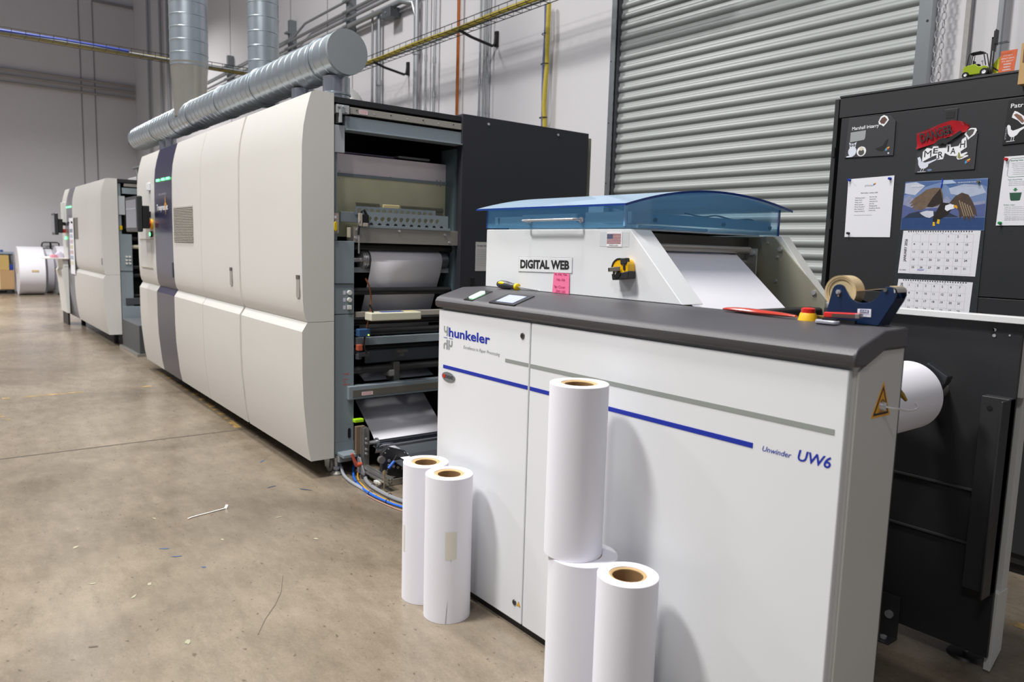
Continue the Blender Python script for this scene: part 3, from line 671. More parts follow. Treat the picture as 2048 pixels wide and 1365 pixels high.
MB().cyl((-3.885, 1.806, .015), (-3.885, 1.806, .1), .011, n=12).cyl((-3.885, 1.806, .03), (-3.885, 1.806, .048), .018, n=6).build('foot_bolt', galvpipe, lf)
MB().box(-3.88, -3.84, 1.898, 1.955, .296, .316).build('lime_tag', mat('lime plastic', '#a6dc1a', .4), pr, bevel=.004)
# the open supports under the other end of the cover
for x in (-5.6, -7.3):
    MB().cyl((x, 1.9, 0), (x, 1.9, .17), .02, n=12).cyl((x, 1.9, 0), (x, 1.9, .012), .04, n=20).build('levelling_foot', blackp, pr)
    MB().cyl((x, 3.4, 0), (x, 3.4, .17), .02, n=12).build('levelling_foot', blackp, pr)

# --- web infeed frame bolted in front of the press opening
fr = thing('infeed_frame', 'aluminium profile frame with orange clamp lever low in front of the press opening', 'frame', (-3.75, 1.93, .04))
def extr(mb, x0, x1, y0, y1, z0, z1, ax):
    """slotted aluminium section: four corner bars round a recessed core"""
    lo, hi = [x0, y0, z0], [x1, y1, z1]; i = 'xyz'.index(ax); o = [k_ for k_ in range(3) if k_ != i]
    for su in (0, 1):
        for sv in (0, 1):
            a, c = list(lo), list(hi)
            for s_, q in ((su, o[0]), (sv, o[1])):
                wd = (hi[q]-lo[q])*.36
                if s_: a[q] = hi[q]-wd
                else: c[q] = lo[q]+wd
            mb.box(a[0], c[0], a[1], c[1], a[2], c[2])
    a, c = list(lo), list(hi)
    for q in o: d = (hi[q]-lo[q])*.18; a[q] += d; c[q] -= d
    return mb.box(a[0], c[0], a[1], c[1], a[2], c[2])
extr(MB(), -3.775, -3.735, 1.90, 1.935, .06, .285, 'z').build('upright_profile', alu, fr, smooth=False)
mbx = MB(); extr(mbx, -3.74, -3.44, 1.89, 1.925, .04, .075, 'x'); mbx.build('floor_profile', alu, fr, smooth=False)
MB().prism('y', [(-3.77, .12), (-3.745, .12), (-3.69, .045), (-3.69, .03), (-3.77, .03)], 1.878, 1.888).build('gusset', mat('gusset grey', '#98979a', .4, .4), fr, bevel=.002)
MB().box(-3.80, -3.775, 1.875, 1.93, .13, .29).build('mount_block', mat('rusty block', '#7c6a58', .6, .3, var=.2, scale=30), fr, bevel=.002)
for z in (.14, .165, .20, .225): MB().cyl((-3.735, 1.917, z), (-3.727, 1.917, z), .007, n=10).build('cap_bolt', chrome, fr)
MB().ring([(-3.73, 1.826, .153), (-3.73, 1.838, .12), (-3.73, 1.852, .088), (-3.73, 1.86, .082)], [.008, .009, .011, .012], 10).cyl((-3.73, 1.855, .084), (-3.73, 1.885, .086), .0125, n=12).build('clamp_lever', mat('worn orange', '#b8523a', .5), fr)
MB().cyl((-3.75, 1.93, .195), (-3.75, 1.985, .195), .011, n=14).build('bar_stub', chrome, fr)
MB().cyl((-3.75, 1.985, .19), (-3.75, 1.995, .19), .028, n=24).build('guide_disc', mat('clear disc', '#8b8d90', .2, .6), fr)
MB().cyl((-3.75, 1.99, .188), (-3.75, 2.62, .188), .016, n=20).build('guide_roller', mat('dark chrome', '#5b6068', .2, .9), fr)
MB().cyl((-3.46, 1.882, .0), (-3.46, 1.882, .12), .004, n=8).cyl((-3.46, 1.882, .095), (-3.46, 1.882, .112), .009, n=6).cyl((-3.46, 1.882, 0), (-3.46, 1.882, .008), .014, n=12).build('foot_bolt', mat('zinc brass', '#b9a98a', .35, .8), fr)
MB().cyl((-3.75, 1.905, 0), (-3.75, 1.905, .062), .012, n=10).build('foot_bolt', galvpipe, fr)
sh = MB().add([(-3.80, 1.99, .155), (-3.80, 2.62, .155), (-3.36, 2.62, .11), (-3.36, 1.99, .11)], [(0, 1, 2, 3)]).build('infeed_sheet', mat('slate sheet', '#545a60', .35, .2, var=.2, scale=5), fr, smooth=False)
sh.modifiers.new('thick', 'SOLIDIFY').thickness = .004
webstrip([(-3.80, .165), (-3.6, .148), (-3.36, .13)], 2.03, 2.10, 'paper_web', fr)

gu = thing('edge_guide_unit', 'black slotted guide unit with blue-handled lever on the floor before the press', 'machine part', (-3.3, 2.0, 0))
GX = -3.55
octp = [(1.92, .19), (1.955, .215), (2.06, .178), (2.085, .145), (2.085, .035), (2.06, .02), (1.955, .055), (1.92, .08)]
MB().prism('x', octp, GX-.035, GX).build('end_plate', mat('guide black', '#2b2b2e', .45), gu, bevel=.002)
MB().prism('x', [(1.95, .155), (2.06, .118), (2.06, .072), (1.95, .105)], GX, GX+.001).build('window', blackp, gu, smooth=False)
for i in range(8):
    y = 1.958+(i % 4)*.028; z = .138-(i % 4)*.010-(.026 if i > 3 else 0)
    MB().cyl((GX, y, z), (GX+.006, y, z), .0085, n=10).build('guide_pin', mat('pin grey', '#a5a5a3', .4, .5), gu)
for y, z in ((1.955, .205), (2.055, .17), (2.07, .14), (2.075, .09), (2.065, .04), (1.935, .185)): MB().cyl((GX, y, z), (GX+.004, y, z), .004, n=8).build('screw', chrome, gu)
MB().box(GX-.03, -3.1, 2.085, 2.55, .03, .15).build('guide_body', mat('guide slate', '#3c4046', .5), gu, bevel=.006)
lv = MB().cyl((GX+.03, 1.925, .085), (GX+.03, 1.99, .17), .0035, n=8).build('lever_rod', mat('guide black', '', .45), gu)
MB().cyl((GX+.03, 1.94, .105), (GX+.03, 1.975, .14), .009, n=12).build('lever_grip', mat('grip blue', '#2a5fc0', .4), lv)
MB().cyl((GX+.025, 1.918, .085), (GX+.035, 1.918, .085), .013, n=14).build('lever_boss', mat('boss grey', '#8b8b88', .4, .6), lv)
MB().cyl((GX-.01, 1.912, .15), (GX+.01, 1.912, .15), .02, n=20).build('hand_wheel', mat('boss grey', '', .4), gu)
MB().box(GX-.03, GX+.02, 1.96, 2.05, .0, .03).build('base_plate', steel, gu, bevel=.002)

def floor_cable(name, label, pts, r, m_, tie=False):
    t = thing(name, label, 'cable', pts[0])
    P = bezier_path(pts, 8); MB().ring(P, r, 8).build('cable_run', m_, t)
    if tie:
        for k_ in tie:
            c = P[k_]; d = (P[k_+1]-P[k_-1]).normalized(); n_ = Vector((-d.y, d.x, 0))
            MB().ring([c+n_*(.012*math.cos(a*PI/5)+.004)+Vector((0, 0, .012*math.sin(a*PI/5)+.001)) for a in range(10)], .0018, 5, closed=True).build('cable_tie', blackp, t)
    return t
floor_cable('cable', 'bright blue hose curving over the floor from under the press', [(-3.98, 1.98, .09), (-3.86, 1.90, .03), (-3.70, 1.83, .012), (-3.50, 1.795, .01), (-3.33, 1.80, .01), (-3.17, 1.835, .01), (-2.95, 1.93, .01), (-2.6, 2.2, .01)], .0065, cabblue, tie=(18, 26, 34, 40))
floor_cable('cable', 'thin yellow cable bundled beside the blue hose on the floor', [(-3.95, 2.0, .08), (-3.85, 1.925, .02), (-3.70, 1.85, .012), (-3.58, 1.818, .014), (-3.45, 1.812, .006), (-3.17, 1.85, .005), (-2.9, 1.98, .005)], .0045, mat('cable ochre', '#c99a3a', .5))
floor_cable('cable', 'thick grey corrugated hose on the floor behind the blue hose', [(-4.1, 1.98, .1), (-3.85, 1.96, .02), (-3.64, 1.87, .014), (-3.45, 1.85, .013), (-3.25, 1.87, .013), (-3.0, 1.96, .013), (-2.6, 2.25, .013)], .011, cabgrey, tie=(20, 28, 36))
floor_cable('cable', 'pale grey hose nearest the levelling foot under the press', [(-4.05, 1.86, .1), (-3.9, 1.835, .05), (-3.82, 1.82, .012), (-3.70, 1.80, .01), (-3.60, 1.80, .008), (-3.4, 1.80, .006)], .009, mat('pale hose', '#9ea2a8', .45))
floor_cable('cable', 'faded pink wire lying along the outside of the blue hose', [(-3.45, 1.775, .004), (-3.3, 1.785, .004), (-3.12, 1.82, .004), (-2.9, 1.93, .004)], .003, mat('pink wire', '#b58c78', .5))
bx = thing('cable_plug', 'small cream connector lying on the grey hose by the guide unit', 'connector', (-3.46, 1.88, .02))
MB().box(-3.56, -3.52, 1.87, 1.89, .026, .040).build('housing', whiteside, bx, bevel=.002); MB().box(-3.52, -3.50, 1.874, 1.886, .028, .038).build('plug_nose', mat('tab beige', '', .5), bx)

# --- second press farther back
pr2 = thing('printing_press', 'farther cream inkjet press with a hanging colour chart, behind the near one', 'machine', (-11.6, 2.6, 0))
zf = lambda z: .14+(z-.108)*.932
covers(pr2, ((-11.0, -10.05, cream), (-12.19, -11.0, cream), (-12.71, -12.19, mat('grey indigo', '#6a6974', .3)), (-13.15, -12.71, cream)), dy=.10, zf=zf)
MB().box(-13.1, -10.7, 1.88, 3.7, .16, 1.98).build('body_shell', blackp, pr2, smooth=False)
MB().box(-10.7, -10.06, 1.88, 3.7, 1.96, 2.0).build('roof_plate', black, pr2)
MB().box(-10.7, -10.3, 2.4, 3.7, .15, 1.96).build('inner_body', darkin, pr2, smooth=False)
c2 = MB().box(-10.2, -10.07, 1.885, 2.02, .25, 1.35).build('column_panel', bluegrey, pr2, bevel=.002)
MB().box(-10.07, -10.065, 1.885, 2.02, .905, .91).build('panel_gap', blackp, c2, smooth=False)
for z in (1.08, 1.04, 1.0):
    for y in (1.955, 1.99): MB().cyl((-10.07, y, z), (-10.055, y, z), .013, n=12).build('push_button', whiteside, c2)
MB().box(-10.2, -10.08, 1.885, 1.915, 1.35, 1.95).build('column_post', bluegrey, pr2, bevel=.002)
MB().box(-10.08, -10.06, 1.885, 1.955, 1.58, 1.80).build('column_bracket', MATS['pale bracket'], pr2, bevel=.002)
MB().box(-10.1, -10.06, 1.93, 2.6, 1.83, 1.90).build('cross_beam', bluegrey, pr2); MB().box(-10.1, -10.055, 1.95, 2.6, 1.915, 1.95).build('slide_rail', steel, pr2)
MB().box(-10.08, -10.06, 1.89, 1.92, 1.40, 1.45).build('yellow_switch', MATS['switch yellow'], pr2, bevel=.004)
MB().box(-10.3, -10.05, 1.98, 2.4, 1.42, 1.6).build('steel_trough', steel, pr2); 
for z, m_ in ((1.30, rubber), (1.2, MATS['tab beige']), (.95, rubber), (.85, rubber), (.6, rubber)): MB().cyl((-10.15, 1.99, z), (-10.15, 2.4, z), .025, n=14).build('roller', m_, pr2)
MB().box(-10.12, -10.05, 1.93, 2.45, .50, .58).build('lower_rail', MATS['guide slate'], pr2, bevel=.003)
MB().box(-10.12, -10.05, 1.885, 2.3, .20, .48).build('lower_panel', bluegrey, pr2, bevel=.003)
MB().box(-12.12, -11.72, 1.69, 1.694, 1.27, 1.56).build('vent_grille', gr, pr2, smooth=False)
MB().box(-10.12, -10.08, 1.689, 1.694, .98, 1.06).build('handle_recess', MATS['handle recess'], pr2, smooth=False)
for x in (-12.66, -12.50, -12.35): MB().box(x, x+.09, 1.689, 1.694, 1.71, 1.73).build('status_light', led, pr2)
monitor(pr2, -12.95, -12.6, 1.53, 1.32, 1.63, -12.6, 1.70)
MB().cyl((-12.85, 1.69, 1.38), (-12.85, 1.65, 1.38), .03, n=14).build('emergency_button', red, pr2)
MB().cyl((-12.80, 1.69, 1.28), (-12.80, 1.675, 1.28), .02, n=12).build('button_light', led, pr2)
for x in (-10.4, -12.8): MB().cyl((x, 1.87, 0), (x, 1.87, .2), .03, n=12).build('levelling_foot', blackp, pr2)
MB().box(-13.15, -12.75, 1.68, 1.70, 1.50, 1.80).build('wall_phone', whiteside, pr2, bevel=.02)
chp = thing('colour_chart', 'long paper colour chart hanging on the front of the farther press', 'chart', (-12.2, 1.68, .78))
chs = MB().box(-12.36, -12.02, 1.674, 1.680, .78, 1.56).build('chart_sheet', paper, chp, smooth=False)
for i, c in enumerate(('#8f97a8', '#b9c0cf', '#c7b9c4', '#cfcdb2', '#c9b3b7', '#aab4c4', '#d8d3b9')):
    MB().box(-12.33, -12.06, 1.672, 1.6745, 1.36-i*.075, 1.41-i*.075).build('colour_bar', mat('chart %d' % i, c, .6), chs, smooth=False)
for x in (-12.33, -12.06): MB().cyl((x, 1.674, 1.5), (x, 1.655, 1.5), .015, n=10).build('magnet', blackp, chp)
# grey step block and top clutter of the second press
gb_ = thing('cable_cover', 'grey perforated metal box on the floor between the two presses', 'box', (-9.5, 1.95, 0))
MB().box(-9.95, -9.05, 1.86, 2.3, .03, .34).build('housing', mat('box slate', '#4c5054', .45, .3), gb_, bevel=.006)
MB().box(-9.95, -9.05, 1.86, 2.3, .34, .345).build('lid', mat('lid grey', '#83868a', .35, .5), gb_)
MB().box(-9.98, -9.03, 1.83, 2.3, 0, .03).build('base_plate', alu, gb_, bevel=.002)
vb = thing('vent_unit', 'white box with a small dark fitting on top of the farther press', 'vent', (-10.9, 2.4, 2.0))
MB().box(-11.6, -10.75, 2.3, 2.7, 2.0, 2.12).build('housing', white, vb, bevel=.01)
MB().cyl((-10.3, 2.15, 2.0), (-10.3, 2.15, 2.17), .012, n=8).cyl((-10.48, 2.15, 2.17), (-10.12, 2.15, 2.17), .015, n=8).build('fitting', stm, vb)

# --- far end of the hall
def jumbo(x, y0, y1, r, label, s_=0):
    t = thing('paper_roll', label, 'paper roll', (x, (y0+y1)/2, 0), 'jumbo paper rolls at the far end')
    MB().lathe([(.06, y0), (r, y0), (r, y1), (.06, y1)], (x, 0, r), 'y', 64).build('paper', mat('far paper', '#dcdbe2', .7), t, fix=True)
    MB().lathe([(.045, y0-.005), (.06, y0-.005), (.06, y1+.005), (.045, y1+.005)], (x, 0, r), 'y', 24).build('core', card, t, fix=True)
    return t
j1 = jumbo(-19.7, 1.64, 2.12, .527, 'big white paper roll lying on the floor nearest the cardboard boxes')
MB().box(-19.2, -19.165, 1.86, 1.99, .52, .56).build('label_tape', tan, j1, smooth=False)
jumbo(-20.3, 2.235, 2.36, .50, 'narrow white paper roll between the big roll and the white cabinet')
jumbo(-19.7, 2.37, 2.80, .54, 'white paper roll partly hidden behind the white cabinet')
sk = mat('dark skid', '#191512', .8)  # one even near-black brown for the pallet
pal = thing('pallet', 'flat dark pallet under the cardboard boxes by the left wall', 'pallet', (-20.2, 1.3, 0))
MB().box(-20.5, -19.95, .2, 1.60, .0, .03).box(-20.5, -19.95, .2, 1.60, .07, .095).build('deck', sk, pal)
for y in (.3, .9, 1.5): MB().box(-20.5, -19.95, y-.05, y+.05, .03, .07).build('block', sk, pal)
cbm = mat('carton brown', '#a1825c', .75, var=.06, scale=3); cbt = mat('carton ochre', '#a98f55', .75, var=.05, scale=3)
def carton(x0, x1, y0, y1, z0, z1, m_, label):
    t = thing('carton', label, 'box', ((x0+x1)/2, (y0+y1)/2, z0))
    MB().box(x0, x1, y0, y1, z0, z1).build('box_body', m_, t, bevel=.004)
    MB().box(x1-.001, x1+.001, (y0+y1)/2-.03, (y0+y1)/2+.03, z0, z1).build('tape_strip', tan, t, smooth=False)
carton(-20.45, -20.0, 1.02, 1.61, .096, .518, cbm, 'brown cardboard carton, lower one of the stack by the big roll')
carton(-20.45, -20.0, .95, 1.52, .52, .845, cbt, 'ochre cardboard carton, upper one of the stack by the big roll')
carton(-20.45, -20.0, .3, .98, .096, .50, cbm, 'brown cardboard carton at the very left edge of the photo')
tb_ = thing('work_table', 'low table with a grey top behind the cartons', 'table', (-20.7, 1.4, 0))
MB().box(-20.95, -20.5, .6, 1.66, .87, .91).build('table_top', mat('table grey', '#8f9bab', .5), tb_)
for y in (.65, 1.62):
    for x in (-20.9, -20.55): MB().box(x-.02, x+.02, y-.02, y+.02, 0, .87).build('leg', MATS['lid grey'], tb_)
for y, c, l in ((1.36, '#4a7a45', 'green bundle at the left end of the grey-topped table'), (1.43, '#2c4f93', 'blue bundle in the middle of the grey-topped table')):
    solid('parcel', MB().box(-20.52, -20.3-.2, y-.03, y+.03, .91, .96), mat('parcel'+c, c, .6), l, 'parcel', bevel=.006)
solid('blue_bag', MB().box(-20.2, -20.1, 1.53, 1.60, .519, .64), mat('bag blue', '#1f3fae', .5), 'bright blue bag between the upper carton and the big roll', 'bag', bevel=.01)
ct = thing('hand_truck', 'hand truck with a rounded black handle standing behind the far paper rolls', 'hand truck', (-20.9, 2.4, 0))
pth = [(-20.9, 2.255, .98), (-20.9, 2.25, 1.07), (-20.9, 2.265, 1.13), (-20.9, 2.30, 1.146), (-20.9, 2.56, 1.146), (-20.9, 2.60, 1.13), (-20.9, 2.61, 1.0)]
MB().ring(pth, .015, 8).ring([(-20.9, 2.43, .1), (-20.9, 2.43, 1.146)], .022, 8).ring([(-20.9, 2.255, 1.0), (-20.9, 2.61, 1.0)], .012, 8).build('handle', blackp, ct)
MB().box(-20.92, -20.84, 2.25, 2.61, .02, .06).build('toe_plate', blackp, ct)
for y in (2.27, 2.59): MB().cyl((-20.9, y-.015, .06), (-20.9, y+.015, .06), .06, n=16).build('wheel', rubber, ct)
wc = thing('side_cabinet', 'white cabinet with papers on top built against the left end of the farther press', 'cabinet', (-13.0, 1.66, 0))
MB().prism('x', [(1.69, .18), (1.655, .18), (1.625, .6), (1.60, .80), (1.625, .84), (1.615, .975), (1.69, .975)], -13.3, -12.70).build('carcass', mat('cabinet white', '#cfcecb', .4), wc, bevel=.004)
MB().box(-13.25, -12.75, 1.665, 1.69, 0, .18).build('plinth', blackp, wc)
MB().box(-13.25, -12.64, 1.40, 1.69, .975, .990).build('work_top', mat('top cream', '#ddd9d2', .5), wc, bevel=.004)
MB().box(-12.70, -12.697, 1.64, 1.68, .86, .866).build('drawer_gap', mat('gap grey', '#8d8c89', .6), wc, smooth=False)
solid('crumpled_cloth', MB().lathe([(.001, .09), (.03, .08), (.06, .05), (.07, .0), (.001, 0)], (-12.86, 1.60, .991), 'z', 9, closed=False), mat('cloth lilac', '#b9b0c2', .8), 'crumpled pale cloth on top of the white cabinet', 'cloth')
solid('crumpled_cloth', MB().lathe([(.001, .05), (.04, .04), (.06, .0), (.001, 0)], (-12.78, 1.52, .991), 'z', 8, closed=False), mat('cloth pink', '#c98596', .8), 'crumpled pink cloth on top of the white cabinet', 'cloth')
solid('paper_stack', MB().box(-13.1, -12.86, 1.42, 1.52, .991, 1.0), mat('sheets', '#e6e2e4', .7), 'loose white sheets at the front edge of the white cabinet top', 'paper')

# ============================================================ UNWINDER
un = thing('unwinder', 'white paper unwinder with charcoal desk top and blue lid in the foreground', 'machine', (-1.6, 1.9, 0))
X0, X1, YF = -2.428, -.79, 1.55
MB().box(X0+.02, X1-.01, 1.567, 1.76, .0, .05).build('plinth', blackp, un, smooth=False)
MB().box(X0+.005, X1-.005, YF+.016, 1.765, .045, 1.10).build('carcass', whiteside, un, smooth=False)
XS = -1.875
dl = MB().box(X0, XS-.0025, YF, YF+.018, .031, 1.071).build('door_panel', white, un, bevel=.004, seg=3)
dr = MB().box(XS+.0025, X1-.012, YF, YF+.018, .031, 1.071).build('door_panel', white, un, bevel=.004, seg=3)
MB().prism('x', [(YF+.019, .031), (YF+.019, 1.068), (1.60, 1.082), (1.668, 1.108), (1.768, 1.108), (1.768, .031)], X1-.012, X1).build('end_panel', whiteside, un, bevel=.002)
MB().box(X1-.04, X1-.004, 1.768, 1.780, .0, 1.10).build('edge_strip', mat('dark edge strip', '#2e2f36', .5), un, smooth=False)
# charcoal desk top: nose, slope, flat
cap = [(1.545, 1.079), (1.538, 1.088), (1.537, 1.105), (1.545, 1.117), (1.56, 1.124), (1.661, 1.1545), (1.768, 1.157), (1.768, 1.109), (1.668, 1.109), (1.60, 1.083), (1.585, 1.077)]
dsk = MB().prism('x', cap, X0-.012, X1+.006).build('desk_top', charcoal, un, bevel=.006, seg=3)
def desk_z(y): return 1.124+(y-1.56)*(1.1545-1.124)/(.101) if y < 1.661 else 1.1545+(y-1.661)*.0025/.107
def on_desk(pts, lift, t, m_, name, par):
    top = [(x, y, desk_z(y)+lift+t) for x, y in pts]; bot = [(x, y, desk_z(y)+lift-.001) for x, y in pts]; n = len(pts)
    return MB().add(top+bot, [tuple(range(n)), tuple(range(n, 2*n))[::-1]]+[(i, n+i, n+(i+1) % n, (i+1) % n) for i in range(n)]).build(name, m_, par, smooth=False, fix=True)
lf_ = on_desk([(-2.258, 1.546), (-2.203, 1.546), (-2.215, 1.645), (-2.270, 1.645)], 0, .002, mat('bezel', '#26262a', .35), 'indicator_frame', dsk)
on_desk([(-2.247, 1.562), (-2.220, 1.562), (-2.232, 1.622), (-2.245, 1.63), (-2.262, 1.622)], .002, .004, ledw, 'indicator_light', lf_)
sf = on_desk([(-2.103, 1.546), (-1.960, 1.546), (-1.968, 1.640), (-2.114, 1.640)], 0, .003, mat('bezel', '', .35), 'display_frame', dsk)
on_desk([(-2.081, 1.560), (-1.986, 1.560), (-1.994, 1.626), (-2.090, 1.626)], .003, .0006, screen, 'display_screen', sf)
eb = MB().lathe([(.001, .0185), (.0175, .0185), (.019, .016), (.023, 0), (.001, 0)], (-.9955, 1.70, 1.1552), 'z', 32, closed=False).build('emergency_button', yellow, un, fix=True)
MB().lathe([(.001, .031), (.012, .0308), (.016, .0285), (.0165, .018), (.001, .018)], (-.9955, 1.70, 1.1552), 'z', 32, closed=False).build('button_head', red, eb, fix=True)
# printing on the doors
for par, x0, x1, z0, z1, m_ in ((dl, -2.392, XS-.006, .849, .862, bluec), (dr, XS+.006, -1.024, .849, .862, bluec), (dl, -2.005, XS-.006, .925, .937, greyp), (dr, XS+.006, -.824, .924, .937, greyp)):
    flat('stripe', [(x0, z0), (x1, z0), (x1, z1), (x0, z1)], YF, m_, par)
text('hunkeler', dl, 'logo_lettering', -2.357, .975, YF, .034, bluec, wdt=.262, bold=.026)
def hshape(x, z, fx, fz, m_=greyp):
    """the letter h of the mark, mirrored as asked"""
    w_, h_, s_ = .026, .036, .0068
    outer = [(0, 0), (0, h_), (s_, h_), (s_, .0205), (.010, .0235), (.014, .0245), (.0185, .0238), (.0235, .0205), (.026, .015), (.026, 0), (.0192, 0), (.0192, .0135), (.0172, .0170), (.0135, .0182), (.0095, .0170), (.0068, .0135), (.0068, 0)]
    pts = [(x+(w_-u if fx else u), z+(h_-v if fz else v)) for u, v in outer]
    flat('logo_mark', pts, YF, m_, dl)
flatc = mat('pale blue line', '#8f9cc8', .5)
# upper left: h turned upside down; lower left and right: mirrored pair
hshape(-2.391, .975, True, True)
hshape(-2.391, .924, True, False)
hshape(-2.357, .924, False, True)
flat('logo_rule', [(-2.3625, .978), (-2.3605, .978), (-2.3605, 1.012), (-2.3625, 1.012)], YF, flatc, dl)
flat('logo_rule', [(-2.3625, .924), (-2.3605, .924), (-2.3605, .960), (-2.3625, .960)], YF, flatc, dl)
flat('logo_rule', [(-2.392, .9665), (-2.366, .9665), (-2.366, .9680), (-2.392, .9680)], YF, bluec, dl)
flat('logo_rule', [(-2.356, .9665), (-2.330, .9665), (-2.330, .9680), (-2.356, .9680)], YF, bluec, dl)
text('Excellence in Paper Processing', dl, 'lettering', -2.258, .9405, YF, .0125, greyp, wdt=.222, shear=.25)
text('Unwinder', dr, 'lettering', -.9975, .849, YF, .0135, bluec, wdt=.076, shear=.25, bold=.006)
text('UW6', dr, 'lettering', -.906, .8485, YF, .0262, bluec, wdt=.080, shear=.2, bold=.02)
bd = MB().prism('y', [(-2.352+.044*math.cos(2*PI*i/40), .8205+.0185*math.sin(2*PI*i/40)) for i in range(40)], YF-.004, YF).build('badge', mat('badge grey', '#7f8388', .35, .4), dl, bevel=.0015)
text('STANDARD', bd, 'lettering', -2.371, .8145, YF-.004, .013, blackprint, wdt=.054, bold=.01)
MB().prism('y', [(-2.378+.008*math.cos(2*PI*i/16), .8205+.008*math.sin(2*PI*i/16)) for i in range(16)], YF-.0052, YF-.004).build('badge_dot', red, bd, smooth=False)
for x, z in ((-1.915, 1.024), (-1.915, .098)):
    lk = MB().lathe([(.001, -.003), (.0095, -.003), (.0105, 0)], (x, YF, z), 'y', 24, closed=False).build('lock', mat('lock steel', '#6f6f6d', .35, .9), dl, fix=True)
    MB().cyl((x, YF-.003, z), (x, YF-.0036, z), .004, n=10).build('lock_core', blackp, lk)
def tri(par, name, cx, cz, w_, h_, y, m_, t): return MB().prism('y', [(cx-w_/2, cz), (cx+w_/2, cz), (cx, cz+h_)], y-t, y).build(name, m_, par, smooth=False)
signy = mat('warning yellow', '#eaa512', .5)
t_ = tri(dl, 'warning_sticker', -1.893, .092, .020, .018, YF, blackprint, .0006); tri(t_, 'sticker_face', -1.893, .0932, .0165, .0148, YF-.0006, signy, .0004)
# end panel warning triangle with hook
def trix(name, a, b_, c, x, m_, par, t=.0006): return MB().prism('x', [a, b_, c], x, x+t).build(name, m_, par, smooth=False)
def shrink(P, k):
    cx = sum(p_[0] for p_ in P)/3; cz = sum(p_[1] for p_ in P)/3
    return [(cx+(p_[0]-cx)*k, cz+(p_[1]-cz)*k) for p_ in P]
TP = [(1.636, .957), (1.724, .957), (1.682, 1.038)]
ws = trix('warning_sticker', *TP, X1, signy, un); trix('sticker_border', *shrink(TP, .82), X1+.0006, blackprint, ws, .0003); trix('sticker_face', *shrink(TP, .62), X1+.0009, signy, ws, .0003)
for rr_ in (.010, .0065): MB().ring([(X1+.0014, 1.682+rr_*math.cos(a*PI/10), .985+rr_*1.15*math.sin(a*PI/10)) for a in range(20)], .0009, 4, closed=True).build('sticker_symbol', blackprint, ws)
text('Suction roll', ws, 'lettering', 1.665, .9685, X1+.0012, .004, blackprint, face='+x', wdt=.034)
hk = MB().lathe([(.001, .010), (.009, .009), (.011, 0), (.001, 0)], (X1+.0012, 1.679, .982), 'x', 20, closed=False).build('hook_base', chrome, un, fix=True)
MB().ring(bezier_path([(X1+.008, 1.679, .982), (X1+.03, 1.69, .980), (X1+.05, 1.705, .978), (X1+.062, 1.716, .984), (X1+.058, 1.716, .995)], 5), .0022, 8).build('hook_wire', chrome, hk)

# upper housing: near and far side boxes with a sloping front edge
def sidebox(y0, y1, name, inner, dx=0):
    P = [(X0, 1.157), (X0, 1.381), (-1.66+dx, 1.381), (-1.435+dx, 1.157)]
    return MB().prism('y', P, y0, y1).build(name, inner, un, bevel=.003)
sb = sidebox(1.766, 1.865, 'upper_side', white)
MB().prism('y', [(X0, .6), (X0, 1.381), (-1.66, 1.381), (-1.435, 1.157), (-1.435, .6)], 2.555, 2.565).build('upper_side_lining', zinc, un, smooth=False)
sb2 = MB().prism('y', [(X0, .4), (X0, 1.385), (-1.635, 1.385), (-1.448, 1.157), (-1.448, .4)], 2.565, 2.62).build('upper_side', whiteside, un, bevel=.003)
for x, z, r in ((-1.628, 1.336, .009), (-1.478, 1.182, .009), (-1.638, 1.307, .005), (-1.638, 1.216, .0055), (-1.684, 1.359, .003)):
    MB().cyl((x, 2.555, z), (x, 2.547, z), r, n=8).build('bolt', chrome, un)
MB().box(-1.722, -1.665, 2.46, 2.466, 1.10, 1.335).box(-1.722, -1.716, 2.40, 2.46, 1.10, 1.335).build('angle_bracket', mat('pale steel', '#a9a9a4', .4, .7), un, bevel=.002)
for z in (1.32, 1.192): MB().cyl((-1.682, 2.46, z), (-1.682, 2.452, z), .010, n=8).build('bolt', chrome, un)
MB().box(-2.40, -1.78, 1.87, 2.555, 1.345, 1.375).box(-1.78, -1.77, 1.87, 2.555, 1.285, 1.376).build('cross_panel', mat('dull steel', '#77736c', .35, .9), un)
MB().cyl((-1.70, 1.87, 1.328), (-1.70, 2.46, 1.328), .013, n=20).build('guide_roller', steel, un)
MB().cyl((-1.72, 1.87, 1.283), (-1.72, 2.46, 1.283), .014, n=20).build('guide_roller', steel, un)
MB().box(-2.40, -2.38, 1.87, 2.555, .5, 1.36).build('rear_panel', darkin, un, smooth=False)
wbs = MB().add([(-1.70, 1.90, 1.3095), (-1.70, 2.385, 1.3095), (-1.36, 2.385, 1.0235), (-1.36, 1.90, 1.0235)], [(0, 1, 2, 3)]).add([(-1.78, 1.90, 1.313), (-1.78, 2.385, 1.313), (-1.70, 2.385, 1.3095), (-1.70, 1.90, 1.3095)], [(0, 1, 2, 3)]).add([(-1.36, 1.90, 1.0235), (-1.36, 2.385, 1.0235), (-1.135, 2.385, .945), (-1.135, 1.90, .945)], [(0, 1, 2, 3)]).build('paper_web', paper, un, smooth=False)
wbs.modifiers.new('thick', 'SOLIDIFY').thickness = .001
MB().box(-1.5, -1.44, 1.87, 2.56, 1.02, 1.13).build('web_table', blackp, un, bevel=.01)

